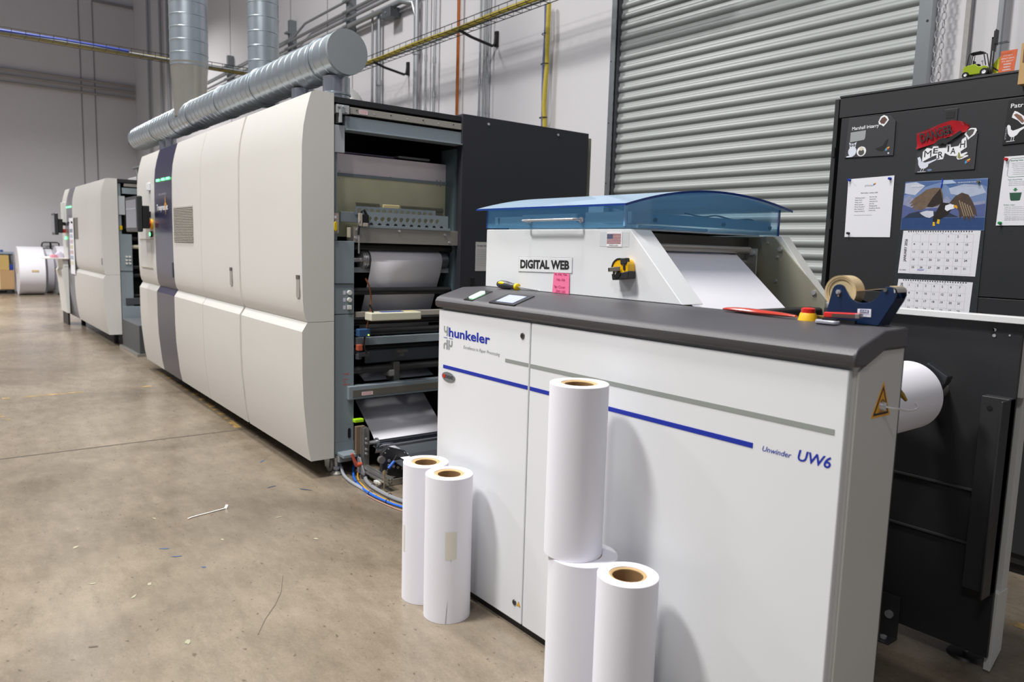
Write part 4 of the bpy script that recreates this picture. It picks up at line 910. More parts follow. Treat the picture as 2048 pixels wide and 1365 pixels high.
# blue transparent lid
gm = bpy.data.materials.new('blue tinted acrylic'); gm.use_nodes = True; gn = gm.node_tree; gb2 = gn.nodes['Principled BSDF']
mo_ = gn.nodes['Material Output']; tp = gn.nodes.new('ShaderNodeBsdfTransparent'); gl = gn.nodes.new('ShaderNodeBsdfGlossy'); mxs = gn.nodes.new('ShaderNodeMixShader'); lw = gn.nodes.new('ShaderNodeLayerWeight')
pw_ = gn.nodes.new('ShaderNodeMath'); pw_.operation = 'POWER'; pw_.inputs[1].default_value = 3.5; mr_ = gn.nodes.new('ShaderNodeMapRange'); mr_.inputs[3].default_value = .05; mr_.inputs[4].default_value = .9
tp.inputs[0].default_value = (.76, .90, .975, 1); gl.inputs['Roughness'].default_value = .05; lw.inputs[0].default_value = .5
gn.links.new(lw.outputs['Facing'], pw_.inputs[0]); gn.links.new(pw_.outputs[0], mr_.inputs[0])
gl.inputs[0].default_value = (.85, .92, 1, 1)
gn.links.new(mr_.outputs[0], mxs.inputs[0]); gn.links.new(tp.outputs[0], mxs.inputs[1]); gn.links.new(gl.outputs[0], mxs.inputs[2]); gn.links.new(mxs.outputs[0], mo_.inputs[0])
edge = mat('blue acrylic edge', '#1d3c86', .2)
def archz(y):
    t = (y-1.74)/(2.64-1.74); return 1.456+.066*(1-((t-.53)/.53)**2) if t < .53 else 1.522-.040*((t-.53)/.47)**2
ys = [1.735+i*(2.655-1.735)/24 for i in range(25)]
XL, XR = -2.455, -1.652
lid = MB(); lid.add([(x, y, archz(y)) for y in ys for x in (XL, XR)], [(2*i, 2*i+1, 2*i+3, 2*i+2) for i in range(24)])
lid.add([(x, y, archz(y)+.005) for y in ys for x in (XL, XR)], [(2*i, 2*i+2, 2*i+3, 2*i+1)[::-1] for i in range(24)])
for side_ in (1,):
    hx = gn.nodes.new('ShaderNodeMixShader'); hx.inputs[0].default_value = .20; hy = gn.nodes.new('ShaderNodeBsdfDiffuse'); hy.inputs[0].default_value = (.24, .58, .90, 1)
    so = mo_.inputs[0].links[0].from_socket; gn.links.new(so, hx.inputs[1]); gn.links.new(hy.outputs[0], hx.inputs[2]); gn.links.new(hx.outputs[0], mo_.inputs[0])
gt = gm.copy(); gt.name = 'hazy blue acrylic'; hn = gt.node_tree
hm = hn.nodes.new('ShaderNodeMixShader'); hd_ = hn.nodes.new('ShaderNodeBsdfDiffuse'); hd_.inputs[0].default_value = (.36, .41, .48, 1); hm.inputs[0].default_value = .5
ho = hn.nodes['Material Output']; hs0 = ho.inputs[0].links[0].from_socket; hn.links.new(hs0, hm.inputs[1]); hn.links.new(hd_.outputs[0], hm.inputs[2]); hn.links.new(hm.outputs[0], ho.inputs[0])
lido = lid.build('lid', gt, un)
MB().add([(XR, y, archz(y)+h) for y in ys for h in (-.002, .0055)]+[(XR+.002, y, archz(y)+h) for y in ys for h in (-.002, .0055)], [(50+2*i, 50+2*i+2, 50+2*i+3, 50+2*i+1) for i in range(24)]+[(2*i, 2*i+1, 2*i+3, 2*i+2) for i in range(24)]+[(2*i+1, 50+2*i+1, 50+2*i+3, 2*i+3) for i in range(24)]).build('lid_edge', edge, lido)
MB().box(XL, XR, 1.732, 1.735, archz(1.735)-.002, archz(1.735)+.005).build('lid_edge', edge, lido, smooth=False)
MB().box(-2.428, -1.683, 1.766, 1.771, 1.386, archz(1.77)).build('lid_front', gm, lido, smooth=False)
MB().box(-2.431, -2.426, 1.765, 1.772, 1.386, archz(1.77)).build('lid_edge', edge, lido, smooth=False)
ysd = [1.771+i*(2.62-1.771)/24 for i in range(25)]
MB().prism('x', [(1.771, 1.386), (2.62, 1.386)]+[(y, archz(y)) for y in ysd[::-1]], -1.688, -1.683).build('lid_side', gm, lido, smooth=False)
MB().prism('x', [(1.771, 1.386), (2.62, 1.386)]+[(y, archz(y)) for y in ysd[::-1]], -2.43, -2.425).build('lid_side', gm, lido, smooth=False)
MB().box(-1.689, -1.682, 2.617, 2.623, 1.386, archz(2.62)).build('lid_edge', edge, lido, smooth=False)
MB().box(-1.6895, -1.6815, 1.764, 1.772, 1.39, archz(1.77)).build('lid_corner', mat('pale acrylic edge', '#7fb0dc', .2), lido, smooth=False)
hd = MB().ring([(-2.155, 1.766, 1.411), (-2.160, 1.735, 1.411), (-2.155, 1.728, 1.411), (-1.885, 1.728, 1.413), (-1.88, 1.735, 1.413), (-1.88, 1.766, 1.413)], .0045, 12).build('lid_handle', chrome, lido)
for x in (-2.155, -1.88): MB().cyl((x, 1.764, 1.412), (x, 1.758, 1.412), .010, n=16).build('handle_washer', chrome, hd)
shm = mat('inner pale steel', '#d6dcdf', .5, 0)
ip = MB().box(-2.40, -2.39, 1.80, 2.56, 1.40, 1.428).build('inner_panel', shm, un)
MB().box(-2.42, -2.227, 1.80, 1.806, 1.400, 1.430).box(-2.235, -1.939, 1.790, 1.797, 1.404, 1.4355).box(-1.9036, -1.69, 1.80, 1.806, 1.402, 1.4385).build('inner_panel', shm, un, bevel=.001)
ir = MB().box(-1.712, -1.706, 1.80, 2.60, 1.404, 1.4395).build('inner_rail', mat('rail steel', '#b2c0c8', .5, 0), un)
for y in (1.93, 2.30, 2.59): MB().cyl((-1.706, y, 1.417), (-1.70, y, 1.417), .0075, n=12).build('rail_bolt', blackp, ir)
MB().ring(bezier_path([(-1.72, 2.1, 1.448), (-1.72, 2.2, 1.441), (-1.72, 2.28, 1.448), (-1.72, 2.38, 1.438), (-1.72, 2.48, 1.444), (-1.72, 2.54, 1.43)]), .003, 6).build('inner_cable', rubber, un)
MB().box(-2.38, -1.72, 1.84, 2.55, 1.383, 1.39).build('deck_plate', shm, un)
MB().cyl((-1.70, 1.85, 1.392), (-1.70, 2.2, 1.392), .006, n=10).build('hinge_rod', chrome, un)

# far side plate of the unwinder
fp = MB().prism('y', [(X0, .10), (X0, 1.155), (-1.46, 1.125), (-.822, 1.125), (-.822, .06), (-1.3, .06)], 2.60, 2.615).build('far_plate', black, un, smooth=False)
MB().box(X0, -.8, 2.572, 2.63, 1.128, 1.148).build('top_rail', mat('white rail', '#d4d5d6', .4), un, bevel=.002)
MB().box(-.835, -.812, 2.62, 2.70, .90, 1.128).box(-.835, -.818, 2.655, 2.70, .27, .90).prism('x', [(2.62, .01), (2.70, .06), (2.70, .27), (2.62, .27)], -.835, -.815).build('edge_plate', whiteside, un, bevel=.001)
MB().box(-.90, -.82, 2.56, 2.60, .28, .90).box(-.826, -.82, 2.50, 2.60, .28, .90).build('corner_post', mat('post black', '#2c2d2f', .45), un, bevel=.002)
MB().cyl((-.875, 2.559, .865), (-.875, 2.5585, .865), .008, n=14).build('post_hole', blackp, un)
for z in (.585, .41): MB().box(-2.2, -.90, 2.592, 2.60, z, z+.006).build('panel_fold', mat('fold grey', '#3f4042', .35), un, smooth=False)
for x, z, r, m_ in ((-.905, 1.10, .008, blackp), (-.897, 1.103, .005, chrome), (-.897, 1.085, .005, chrome), (-.855, 1.09, .003, chrome)): MB().cyl((x, 2.60, z), (x, 2.597, z), r, n=12).build('plate_hole', m_, un)
ft = MB().lathe([(.001, .012), (.03, .014), (.05, .010), (.056, 0), (.001, 0)], (-.914, 2.69, 0), 'z', 32, closed=False).build('levelling_foot', blackp, un, fix=True)
MB().cyl((-.914, 2.69, .01), (-.914, 2.69, .1), .009, n=12).cyl((-.914, 2.69, .05), (-.914, 2.69, .066), .015, n=6).build('foot_bolt', chrome, ft)
MB().box(-1.0, -.83, 2.64, 2.74, .085, .12).build('base_beam', blackp, un)
ab = MB().prism('x', [(1.782, .0), (1.92, .0), (1.92, .01), (1.792, .01), (1.792, .2), (1.782, .2)], -.86, -.80).build('floor_bracket', blackp, un)
MB().box(-1.155, -1.095, 2.590, 2.598, .0, .155).box(-1.155, -1.095, 2.53, 2.598, .0, .007).build('floor_bracket', MATS['post black'], un, bevel=.002)
for p0, p1, r in (((-1.125, 2.590, .085), (-1.125, 2.582, .085), .014), ((-1.125, 2.56, .007), (-1.125, 2.56, .014), .011)): MB().cyl(p0, p1, r, n=18).build('floor_bolt', chrome, un)
# lifting arm parts around the roll
MB().add([(-1.03, 2.40, .955), (-1.0, 2.40, 1.0), (-.94, 2.40, .965), (-.945, 2.40, .945), (-1.05, 2.40, .80), (-1.09, 2.40, .84)]+[(-1.03, 2.44, .955), (-1.0, 2.44, 1.0), (-.94, 2.44, .965), (-.945, 2.44, .945), (-1.05, 2.44, .80), (-1.09, 2.44, .84)], [(0, 1, 2, 3, 4, 5), (11, 10, 9, 8, 7, 6)]+[(i, 6+i, 6+(i+1) % 6, (i+1) % 6) for i in range(6)]).build('roll_arm', mat('arm black', '#26282c', .3), un, bevel=.003, fix=True)
MB().cyl((-.985, 2.40, .935), (-.985, 2.393, .935), .009, n=12).build('bolt', chrome, un)
MB().cyl((-1.04, 2.37, .945), (-1.04, 2.40, .945), .022, n=18).build('arm_boss', mat('boss dark', '#4b4945', .4, .5), un)
rbx = MB().prism('y', [(-1.3, 1.075), (-1.02, .985), (-1.02, .958), (-1.3, 1.045)], 2.33, 2.37).build('sensor_rail', mat('bright rail', '#b9b9b5', .25, .9), un, bevel=.001)
for i in range(4): MB().cyl((-1.04-i*.02, 2.33, .975+i*.0065), (-1.04-i*.02, 2.325, .975+i*.0065), .005, n=10).build('rail_bolt', chrome, rbx)
# supply roll on its shaft
sr_ = thing('paper_roll', 'white supply roll mounted behind the near cabinet of the unwinder', 'paper roll', (-1.045, 2.14, .895))
MB().lathe([(.04, 1.875), (.105, 1.875), (.105, 2.385), (.04, 2.385)], (-1.045, 0, .895), 'y', 64).build('paper', paper, sr_, fix=True)
MB().lathe([(.036, 1.87), (.04, 1.87), (.04, 2.39), (.036, 2.39)], (-1.045, 0, .895), 'y', 32).build('core', card, sr_, fix=True)
MB().cyl((-1.045, 1.768, .895), (-1.045, 2.6, .895), .034, n=20).build('shaft', steel, un)
ag = thing('air_nozzle', 'brass air nozzle on a dark hose hanging beside the supply roll', 'nozzle', (-.85, 1.93, .96))
MB().ring([(-.90, 1.90, 1.06), (-.885, 1.905, 1.03), (-.872, 1.915, 1.0)], .006, 8).build('hose', mat('navy hose', '#25344c', .4), ag)
brass = mat('brass', '#b8923e', .25, .9)
MB().ring([(-.873, 1.915, 1.002), (-.866, 1.92, .988), (-.864, 1.922, .985), (-.857, 1.927, .972), (-.855, 1.928, .968), (-.848, 1.933, .957)], [.0075, .0075, .0055, .007, .007, .004], 6).build('fitting', brass, ag)

# ============================================================ THINGS ON AND AGAINST THE UNWINDER
def roll(label, x, y, z, r, h, rin=.0405, core_t=.013):
    t = thing('paper_roll', label, 'paper roll', (x, y, z), 'narrow paper rolls standing by the unwinder')
    MB().lathe([(r-.0008, 0), (r, .001), (r, h-.0015), (r-.0015, h), (rin+core_t, h), (rin+core_t, 0)], (x, y, z), 'z', 96).build('paper', paper, t, fix=True)
    MB().lathe([(rin, 0), (rin+core_t, 0), (rin+core_t, h-.003), (rin+core_t*.5, h-.001), (rin, h-.004)], (x, y, z), 'z', 64).build('core', card, t, fix=True)
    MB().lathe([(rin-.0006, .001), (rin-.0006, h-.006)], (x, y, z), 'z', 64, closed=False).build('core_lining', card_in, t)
    return t
ra = roll('white paper roll at the back of the left pair, half hidden by its neighbour', -2.3116, 1.4293, 0, .0835, .52)
rb = roll('white paper roll in front of the left pair, with a cream tape patch', -2.1445, 1.4228, 0, .0835, .52)
def on_cyl(t, cx, cyy, r, a0, a1, z0, z1, m_, name, slant=0, n=8):
    vs = []
    for i in range(n+1):
        for z in (z0, z1):
            a = math.radians(a0+(a1-a0)*i/n)+(slant*(z-z0)/(z1-z0) if slant else 0)
            vs.append((cx+r*math.cos(a), cyy+r*math.sin(a), z))
    return MB().add(vs, [(2*i, 2*i+2, 2*i+3, 2*i+1) for i in range(n)]).build(name, m_, t)
on_cyl(rb, -2.1445, 1.4228, .0841, -40, -12, .235, .335, mat('cream tape', '#dcd9cc', .5), 'label_tape')
on_cyl(rb, -2.1445, 1.4228, .0840, -37, -35, .0, .3, greylight, 'sheet_edge', slant=math.radians(14), n=1)
on_cyl(ra, -2.3116, 1.4293, .0841, -102, -92, .19, .29, mat('cream tape', '', .5), 'label_tape')
rc = roll('tallest white paper roll, standing on top of another roll', -1.489, 1.4112, .462, .082, .485, core_t=.011)
rd = roll('white paper roll underneath the tallest one', -1.463, 1.4272, 0, .0975, .4615)
re_ = roll('shorter white paper roll standing right of the stacked pair', -1.2737, 1.408, 0, .0803, .475, core_t=.009)
rm = MB()
for i in range(34):
    a = 2*PI*i/34; r0 = .052+random.uniform(-.001, .005)
    rm.add([(-1.2737+r0*math.cos(a), 1.408+r0*math.sin(a), .4755), (-1.2737+(r0+.004)*math.cos(a+.12), 1.408+(r0+.004)*math.sin(a+.12), .4755), (-1.2737+(r0+.002)*math.cos(a+.05), 1.408+(r0+.002)*math.sin(a+.05), .4755+random.uniform(.001, .004))], [(0, 1, 2)])
rm.build('torn_edge', paper, re_, smooth=False)['kind'] = 'stuff'

YB = 1.766
sg = thing('name_sign', 'white sign reading DIGITAL WEB on the side of the unwinder', 'sign', (-2.07, YB, 1.225))
sgp = MB().prism('y', [(-2.216, 1.225), (-1.922, 1.2305), (-1.923, 1.2825), (-2.215, 1.278)], YB-.002, YB).build('sign_plate', mat('sign white', '#dfe0e3', .4), sg, bevel=.0008)
MB().prism('y', [(-2.218, 1.223), (-1.920, 1.2285), (-1.921, 1.2845), (-2.217, 1.280)], YB-.001, YB).build('sign_backing', greylight, sg)
text('DIGITAL WEB', sgp, 'lettering', -2.206, 1.239, YB-.002, .030, blackprint, wdt=.271, bold=.045, rotv=.018)
nt_ = thing('sticky_note', 'pink handwritten note hanging below the white sign', 'note', (-1.975, YB, 1.158))
np_ = MB().prism('y', [(-2.0187, 1.1585), (-1.930, 1.1580), (-1.932, 1.229), (-2.014, 1.229)], YB-.0036, YB-.003).build('note_sheet', pink, nt_, smooth=False)
text('50, 60#, 70#', np_, 'handwriting', -2.009, 1.221, YB-.0036, .007, pinkink, wdt=.065); text('190-150', np_, 'handwriting', -1.998, 1.201, YB-.0036, .0085, pinkink, wdt=.045)
text('9pt Cover', np_, 'handwriting', -2.008, 1.1755, YB-.0036, .010, pinkink, wdt=.058); text('200-160', np_, 'handwriting', -1.999, 1.1605, YB-.0036, .009, pinkink, wdt=.05)
fl = thing('flag_sticker', 'small American flag sticker near the sloping edge of the unwinder', 'sticker', (-1.727, YB, 1.325))
MB().box(-1.793, -1.662, YB-.0006, YB, 1.3246, 1.371).build('clear_tape', mat('clear tape', '#d3d6da', .25), fl, smooth=False)
fb = MB().box(-1.760, -1.6915, YB-.002, YB-.0006, 1.3246, 1.372).build('sticker_sheet', mat('sticker white', '#ecebee', .5), fl, smooth=False)
fr_ = mat('flag red', '#8e2f3c', .6); fn = mat('flag blue', '#2f3560', .6)
for i in range(7):
    z = 1.3655-i*.0047; MB().box(-1.733 if i < 4 else -1.7585, -1.6966, YB-.0026, YB-.002, z-.0024, z).build('flag_stripe', fr_, fb, smooth=False)
ca = MB().box(-1.7585, -1.733, YB-.0026, YB-.002, 1.349, 1.3655).build('flag_canton', fn, fb, smooth=False)
mb = MB()
for r_ in range(5):
    for q in range(6): mb.box(-1.7570+q*.0041, -1.7557+q*.0041, YB-.0029, YB-.0026, 1.3505+r_*.0031, 1.3514+r_*.0031)
mb.build('flag_stars', mat('sticker white', '', .5), fb, smooth=False)
text('MADE IN USA', fb, 'lettering', -1.748, 1.3272, YB-.002, .0045, blackprint, wdt=.040)
# tape measure, tilted, held on the side
tm = thing('tape_measure', 'yellow and black tape measure stuck to the white side panel', 'tape measure', (-1.6650, YB-.02, 1.24))
R_ = Matrix.Rotation(math.radians(-7), 3, 'Y'); pv = (-1.6650, YB, 1.255)
def bl(mbx_, name, m_, par=tm, **k): return mbx_.rot(R_, pv).build(name, m_, par, **k)
body = [(-1.6990, 1.226), (-1.6320, 1.226), (-1.6300, 1.262)]+[(-1.6300-.016+.016*math.cos(t*PI/12), 1.262+.022*math.sin(t*PI/12)) for t in range(1, 7)]+[(-1.6620, 1.285)]+[(-1.6680+.030*math.cos(t), 1.256+.030*math.sin(t)) for t in (1.75, 2.1, 2.5, 2.8, 3.1)]
bl(MB().prism('y', body, YB-.034, YB), 'case', mat('tape yellow', '#eab60c', .35), bevel=.004, seg=3)
bl(MB().prism('y', [(-1.6980, 1.222), (-1.6290, 1.222), (-1.6270, 1.246), (-1.6550, 1.243), (-1.6850, 1.238), (-1.7000, 1.243)], YB-.037, YB-.001), 'rubber_base', mat('tape black', '#26262a', .5), bevel=.003)
bl(MB().prism('y', arc(-1.6670, 1.256, .0335, 75, 190, 12)+arc(-1.6670, 1.256, .0295, 190, 75, 12), YB-.036, YB-.001), 'rim_band', MATS['tape black'])
bl(MB().box(-1.6580, -1.6330, YB-.038, YB-.02, 1.268, 1.287).box(-1.6480, -1.6400, YB-.038, YB-.03, 1.250, 1.268), 'lock_button', MATS['tape black'], bevel=.002)
bl(MB().box(-1.7050, -1.6560, YB-.044, YB-.040, 1.249, 1.262).box(-1.7070, -1.7000, YB-.044, YB-.02, 1.250, 1.262), 'belt_clip', mat('clip steel', '#97938a', .35, .8), bevel=.001)
bl(MB().prism('y', [(-1.6900, 1.249), (-1.6620, 1.249), (-1.6580, 1.238), (-1.6680, 1.228), (-1.6820, 1.228), (-1.6900, 1.236)], YB-.039, YB-.036), 'label_plate', blackp)
text("9'", tm, 'lettering', -1.6810, 1.2375, YB-.039, .010, white, wdt=.010, bold=.02)
# screwdriver on the desk
sd = thing('screwdriver', 'black and yellow screwdriver lying on the desk below the sign', 'screwdriver', (-2.2, 1.735, 1.157))
A = Vector((-2.304, 1.735, 1.1738)); B = Vector((-2.03, 1.745, 1.160)); D = (B-A).normalized()
def along(t): return A+D*t
MB().ring([along(t) for t in (0, .004, .02, .05, .075, .088, .098, .104)], [.004, .011, .0155, .0165, .013, .0105, .012, .012], 16).build('grip', mat('grip dark', '#3a3b40', .35), sd)
MB().ring([along(t) for t in (.104, .107, .118, .121)], [.011, .0135, .0135, .009], 20).build('collar', mat('grip yellow', '#e3c400', .4), sd)
MB().ring([along(t)+Vector((0, -.0105, .006)) for t in (.014, .022, .035, .048, .056)], [.0015, .0055, .0075, .0055, .0015], 12).build('grip_inlay', MATS['grip yellow'], sd)
MB().ring([along(t) for t in (.118, .21, .225, .235, .24)], [.0032, .0032, .0036, .003, .001], 10).build('blade', chrome, sd)
# long red tool handle
rh = thing('utility_knife', 'long glossy red handled tool lying on the desk before the emergency button', 'hand tool', (-1.16, 1.70, 1.157))
P = bezier_path([(-1.252, 1.715, 1.1625), (-1.22, 1.712, 1.164), (-1.17, 1.706, 1.1645), (-1.13, 1.700, 1.164), (-1.08, 1.696, 1.164), (-1.022, 1.692, 1.163)], 6)
n_ = len(P); MB().ring(P, [.0022+.006*math.sin(PI*min(1, (i+.6)/n_))**.6 for i in range(n_)], 14, scale=(1.7, .85)).build('handle', mat('glossy red', '#b83220', .2, coat=.5), rh)
MB().box(-1.225, -1.155, 1.722, 1.732, 1.158, 1.168).build('wooden_scale', mat('brown scale', '#7d6a52', .5), rh, bevel=.003)
MB().box(-1.03, -.945, 1.722, 1.728, 1.162, 1.168).build('blade', mat('brass blade', '#9c8648', .4, .7), rh, bevel=.001)
# stapler
stp = thing('stapler', 'red and silver stapler lying open in front of the tape dispenser', 'stapler', (-.91, 1.68, 1.156))
MB().prism('z', [(-.943+.010*math.cos(t), 1.664+.012*math.sin(t)) for t in [PI/2+k*PI/8 for k in range(9)]]+[(-.905+.010*math.cos(t), 1.664+.012*math.sin(t)) for t in [-PI/2+k*PI/8 for k in range(9)]], 1.1548, 1.1638).build('base', mat('stapler silver', '#b9bac6', .3, .4), stp, bevel=.003)
MB().box(-.935, -.90, 1.658, 1.672, 1.1638, 1.168).build('pad', blackp, stp)
Ra = Matrix.Rotation(math.radians(-2.5), 3, 'Y')
MB().box(-.9475, -.860, 1.684, 1.699, 1.1675, 1.1805).rot(Ra, (-.95, 1.69, 1.17)).build('arm', mat('stapler red', '#cc2420', .25, coat=.5), stp, bevel=.003)
MB().box(-.925, -.866, 1.6825, 1.684, 1.169, 1.177).rot(Ra, (-.95, 1.69, 1.17)).build('magazine', mat('magazine', '#6c625c', .35, .6), stp)
MB().box(-.868, -.858, 1.681, 1.700, 1.1685, 1.1795).rot(Ra, (-.95, 1.69, 1.17)).build('nose', mat('nose silver', '#a9a5a2', .3, .7), stp, bevel=.001)
MB().box(-.94, -.87, 1.686, 1.697, 1.1575, 1.166).build('lower_arm', blackp, stp)
# tape dispenser: two navy side plates joined by a cross bar
td = thing('tape_dispenser', 'navy metal bench tape dispenser with a white maker label on the desk corner', 'tape dispenser', (-.88, 1.74, 1.157))
plate_pts = [(-.9625, 1.158), (-.957, 1.1765), (-.9453, 1.2348), (-.9413, 1.242), (-.9355, 1.246), (-.928, 1.2473), (-.9212, 1.246), (-.9159, 1.2425), (-.9085, 1.230), (-.9035, 1.223), (-.8984, 1.2169), (-.8915, 1.2117), (-.8836, 1.2085), (-.873, 1.2068), (-.8626, 1.2075), (-.854, 1.2095), (-.846, 1.2129), (-.838, 1.2203), (-.8321, 1.2281), (-.829, 1.2355), (-.825, 1.2419), (-.8185, 1.2462), (-.8107, 1.2477), (-.8037, 1.2462), (-.7985, 1.2415), (-.7945, 1.236), (-.7936, 1.229), (-.798, 1.2155), (-.8290, 1.158)]
def side_plate(y): return MB().prism('y', plate_pts, y, y+.003).build('side_plate', navy, td, bevel=.0006, seg=1)
s1 = side_plate(1.713); s2 = side_plate(1.760)
MB().box(-.955, -.835, 1.716, 1.760, 1.157, 1.160).prism('y', [(-.797, 1.222), (-.7945, 1.222), (-.826, 1.158), (-.829, 1.158)], 1.716, 1.760).build('base_bridge', navy, td)
MB().cyl((-.9283, 1.708, 1.2288), (-.9283, 1.713, 1.2288), .0062, n=6).cyl((-.9283, 1.705, 1.2288), (-.9283, 1.708, 1.2288), .0033, n=12).build('axle_nut', chrome, td)
MB().cyl((-.9283, 1.713, 1.2288), (-.9283, 1.764, 1.2288), .003, n=10).build('axle', chrome, td)
MB().cyl((-.9283, 1.7125, 1.2200), (-.9283, 1.711, 1.2200), .0022, n=10).build('small_hole', tan, td)
MB().cyl((-.8182, 1.709, 1.2398), (-.8182, 1.764, 1.2398), .0042, n=12).build('guide_rod', mat('rod steel', '#8c8b86', .35, .8), td)
MB().prism('y', [(-.8135, 1.2485), (-.800, 1.2480), (-.7945, 1.2440), (-.7915, 1.236), (-.7935, 1.236), (-.798, 1.2445)], 1.717, 1.759).build('cutter_plate', steel, td)
MB().prism('y', [(-.8135, 1.2492), (-.8005, 1.2487), (-.8005, 1.2480), (-.8135, 1.2485)], 1.719, 1.757).build('tape_end', tan, td)
MB().prism('y', [(-.8005, 1.2425), (-.7975, 1.2405), (-.7965, 1.235), (-.7985, 1.235)], 1.7118, 1.713).build('scratch_mark', whiteside, td)
lbn = MB().prism('y', [(-.8790, 1.1745), (-.8465, 1.1757), (-.8475, 1.1940), (-.8793, 1.1925)], 1.712, 1.713).build('maker_label', mat('label white', '#e3e3ee', .5), s1, bevel=.0008)
MB().box(-.8735, -.8525, 1.7114, 1.712, 1.1848, 1.1918).build('label_band', mat('label navy', '#25307a', .5), s1, smooth=False)
text('ULINE', s1, 'lettering', -.8723, 1.1861, 1.7114, .0046, white, wdt=.0185, bold=.03)
text('1-800-295-5510', s1, 'lettering', -.8765, 1.1806, 1.712, .0026, MATS['label navy'], wdt=.027); text('uline.com', s1, 'lettering', -.870, 1.1768, 1.712, .0018, MATS['label navy'], wdt=.014)
tr_ = thing('tape_roll', 'roll of tan packing tape in the navy dispenser', 'tape roll', (-.928, 1.738, 1.2288))
MB().lathe([(.034, 1.7185), (.0392, 1.7175), (.0392, 1.7585), (.034, 1.7575)], (-.928, 0, 1.2288), 'y', 64).build('tape_layers', mat('tape beige', '#c4b088', .4), tr_, fix=True)
MB().lathe([(.004, 1.7235), (.030, 1.7235), (.0305, 1.7200), (.0337, 1.7200), (.0337, 1.7565), (.0305, 1.7565), (.004, 1.754)], (-.928, 0, 1.2288), 'y', 64).build('hub', mat('hub cream', '#cdbb92', .5), tr_, fix=True)
MB().prism('y', [(-.889, 1.2335), (-.8182, 1.2444), (-.8182, 1.2440), (-.889, 1.2329)], 1.719, 1.757).build('tape_run', tan, tr_)

scr = thing('paper_scrap', 'thin curled strip of white paper on the open floor', 'paper', (-3.64, 1.02, 0))
webp = [(-3.605, .925), (-3.618, .95), (-3.628, .99), (-3.638, 1.04), (-3.652, 1.10), (-3.655, 1.112)]
mb = MB(); P = bezier_path([(a, c, .003) for a, c in webp], 4)
mb.add([q for i, v in enumerate(P) for q in ((v.x-.0045, v.y-.001, .003), (v.x+.0045, v.y+.001, .0045))], [(2*i, 2*i+1, 2*i+3, 2*i+2) for i in range(len(P)-1)])
mb.build('strip', mat('bright paper', '#f4f3ef', .7), scr)
MB().add([(-3.66, 1.108, .002), (-3.648, 1.116, .002), (-3.652, 1.126, .018), (-3.664, 1.118, .018)], [(0, 1, 2, 3)]).build('curled_end', MATS['bright paper'], scr, smooth=False)

# ============================================================ BLACK CABINET WITH NOTICES
YC = 3.55
cbn = thing('tool_cabinet', 'tall black steel cabinet covered with notices behind the unwinder', 'cabinet', (-1.1, 3.85, 0))
CX0, CX1 = -1.997, -.2
MB().box(CX0+.005, CX1, YC+.022, 4.12, .05, 2.066).build('carcass', mat('cabinet black', '#242426', .5), cbn, smooth=False)
MB().box(CX0-.025, CX0-.003, YC+.0, YC+.04, .05, 2.075).build('hinge_post', black, cbn, bevel=.002)
MB().box(CX0+.001, CX1, YC, YC+.02, 1.984, 2.079).build('top_rail', black, cbn, bevel=.002)
MB().box(CX0, CX1, YC-.004, 4.12, 2.079, 2.088).build('top_plate', mat('cabinet top', '#38383b', .5), cbn, bevel=.001)
d_1 = MB().box(CX0+.016, CX1, YC-.002, YC+.018, 1.163, 1.980).build('door', black, cbn, bevel=.002)
MB().box(CX0+.016, CX1, YC-.002, YC+.018, .10, 1.159).build('door', black, cbn, bevel=.002)
MB().box(CX0-.002, CX0+.006, YC-.006, YC+.01, 1.45, 1.50).build('hinge', blackp, cbn); MB().box(CX0-.016, CX0-.004, YC-.006, YC+.01, 1.80, 1.845).build('hinge', blackp, cbn)
lkp = MB().box(-1.512, -1.454, YC-.006, YC-.002, 1.83, 1.965).build('door_latch', mat('latch black', '#2d2d30', .4), d_1, bevel=.002)
MB().box(-1.500, -1.466, YC-.0072, YC-.006, 1.925, 1.952).build('latch_hole', blackp, lkp, smooth=False)
MB().lathe([(.001, -.004), (.013, -.003), (.015, 0)], (-1.483, YC-.006, 1.897), 'y', 24, closed=False).build('latch_lock', mat('lock dark', '#3f3f43', .35, .5), lkp, fix=True)
YP = YC-.003
wp = mat('white print', '', .5)
mgm = mat('magnet grey', '#37363a', .45)
def outline_poly(name, pts, y, m_, par, t=.0006): return flat(name, pts, y, m_, par, t)
def logo(par, x, z, s, y):
    for c, P_ in (('#3f9fd0', [(0, 0), (.4, .2), (.35, .75), (0, .6)]), ('#e8b53a', [(.3, .45), (.95, .75), (1, 1.1), (.35, .85)]), ('#cf4a2d', [(.38, .25), (.9, .45), (.85, .75), (.38, .6)])):
        flat('logo', [(x+u*s, z+v*s) for u, v in P_], y, mat('logo'+c, c, .5), par)
# first magnet board
m1 = thing('name_plate', 'grey name board with owl sticker at the left of the cabinet door', 'name board', (-1.83, YP, 1.79))
MB().box(CX0+.05, CX1, YC+.05, 4.1, 0, .05).build('plinth', blackp, cbn)
b1 = MB().prism('y', [(-1.948, 1.790), (-1.714, 1.785), (-1.716, 1.938), (-1.742, 1.966), (-1.94, 1.977)], YP-.004, YP).build('board', mgm, m1, bevel=.001)
yb_ = YP-.004
text('Marshall Irizarry', b1, 'lettering', -1.920, 1.918, yb_, .016, wp, wdt=.128, rotv=.02, bold=.01)
flat('tape_patch', [(-1.926, 1.862), (-1.857, 1.868), (-1.853, 1.876), (-1.852, 1.912), (-1.926, 1.908)], yb_, mat('foil', '#9a9c9e', .4), b1)
def circ_pts(cx, cz, rx, rz=None, n=20): return [(cx+rx*math.cos(2*PI*i/n), cz+(rz or rx)*math.sin(2*PI*i/n)) for i in range(n)]
ow = mat('owl white', '#d3d7e4', .5)
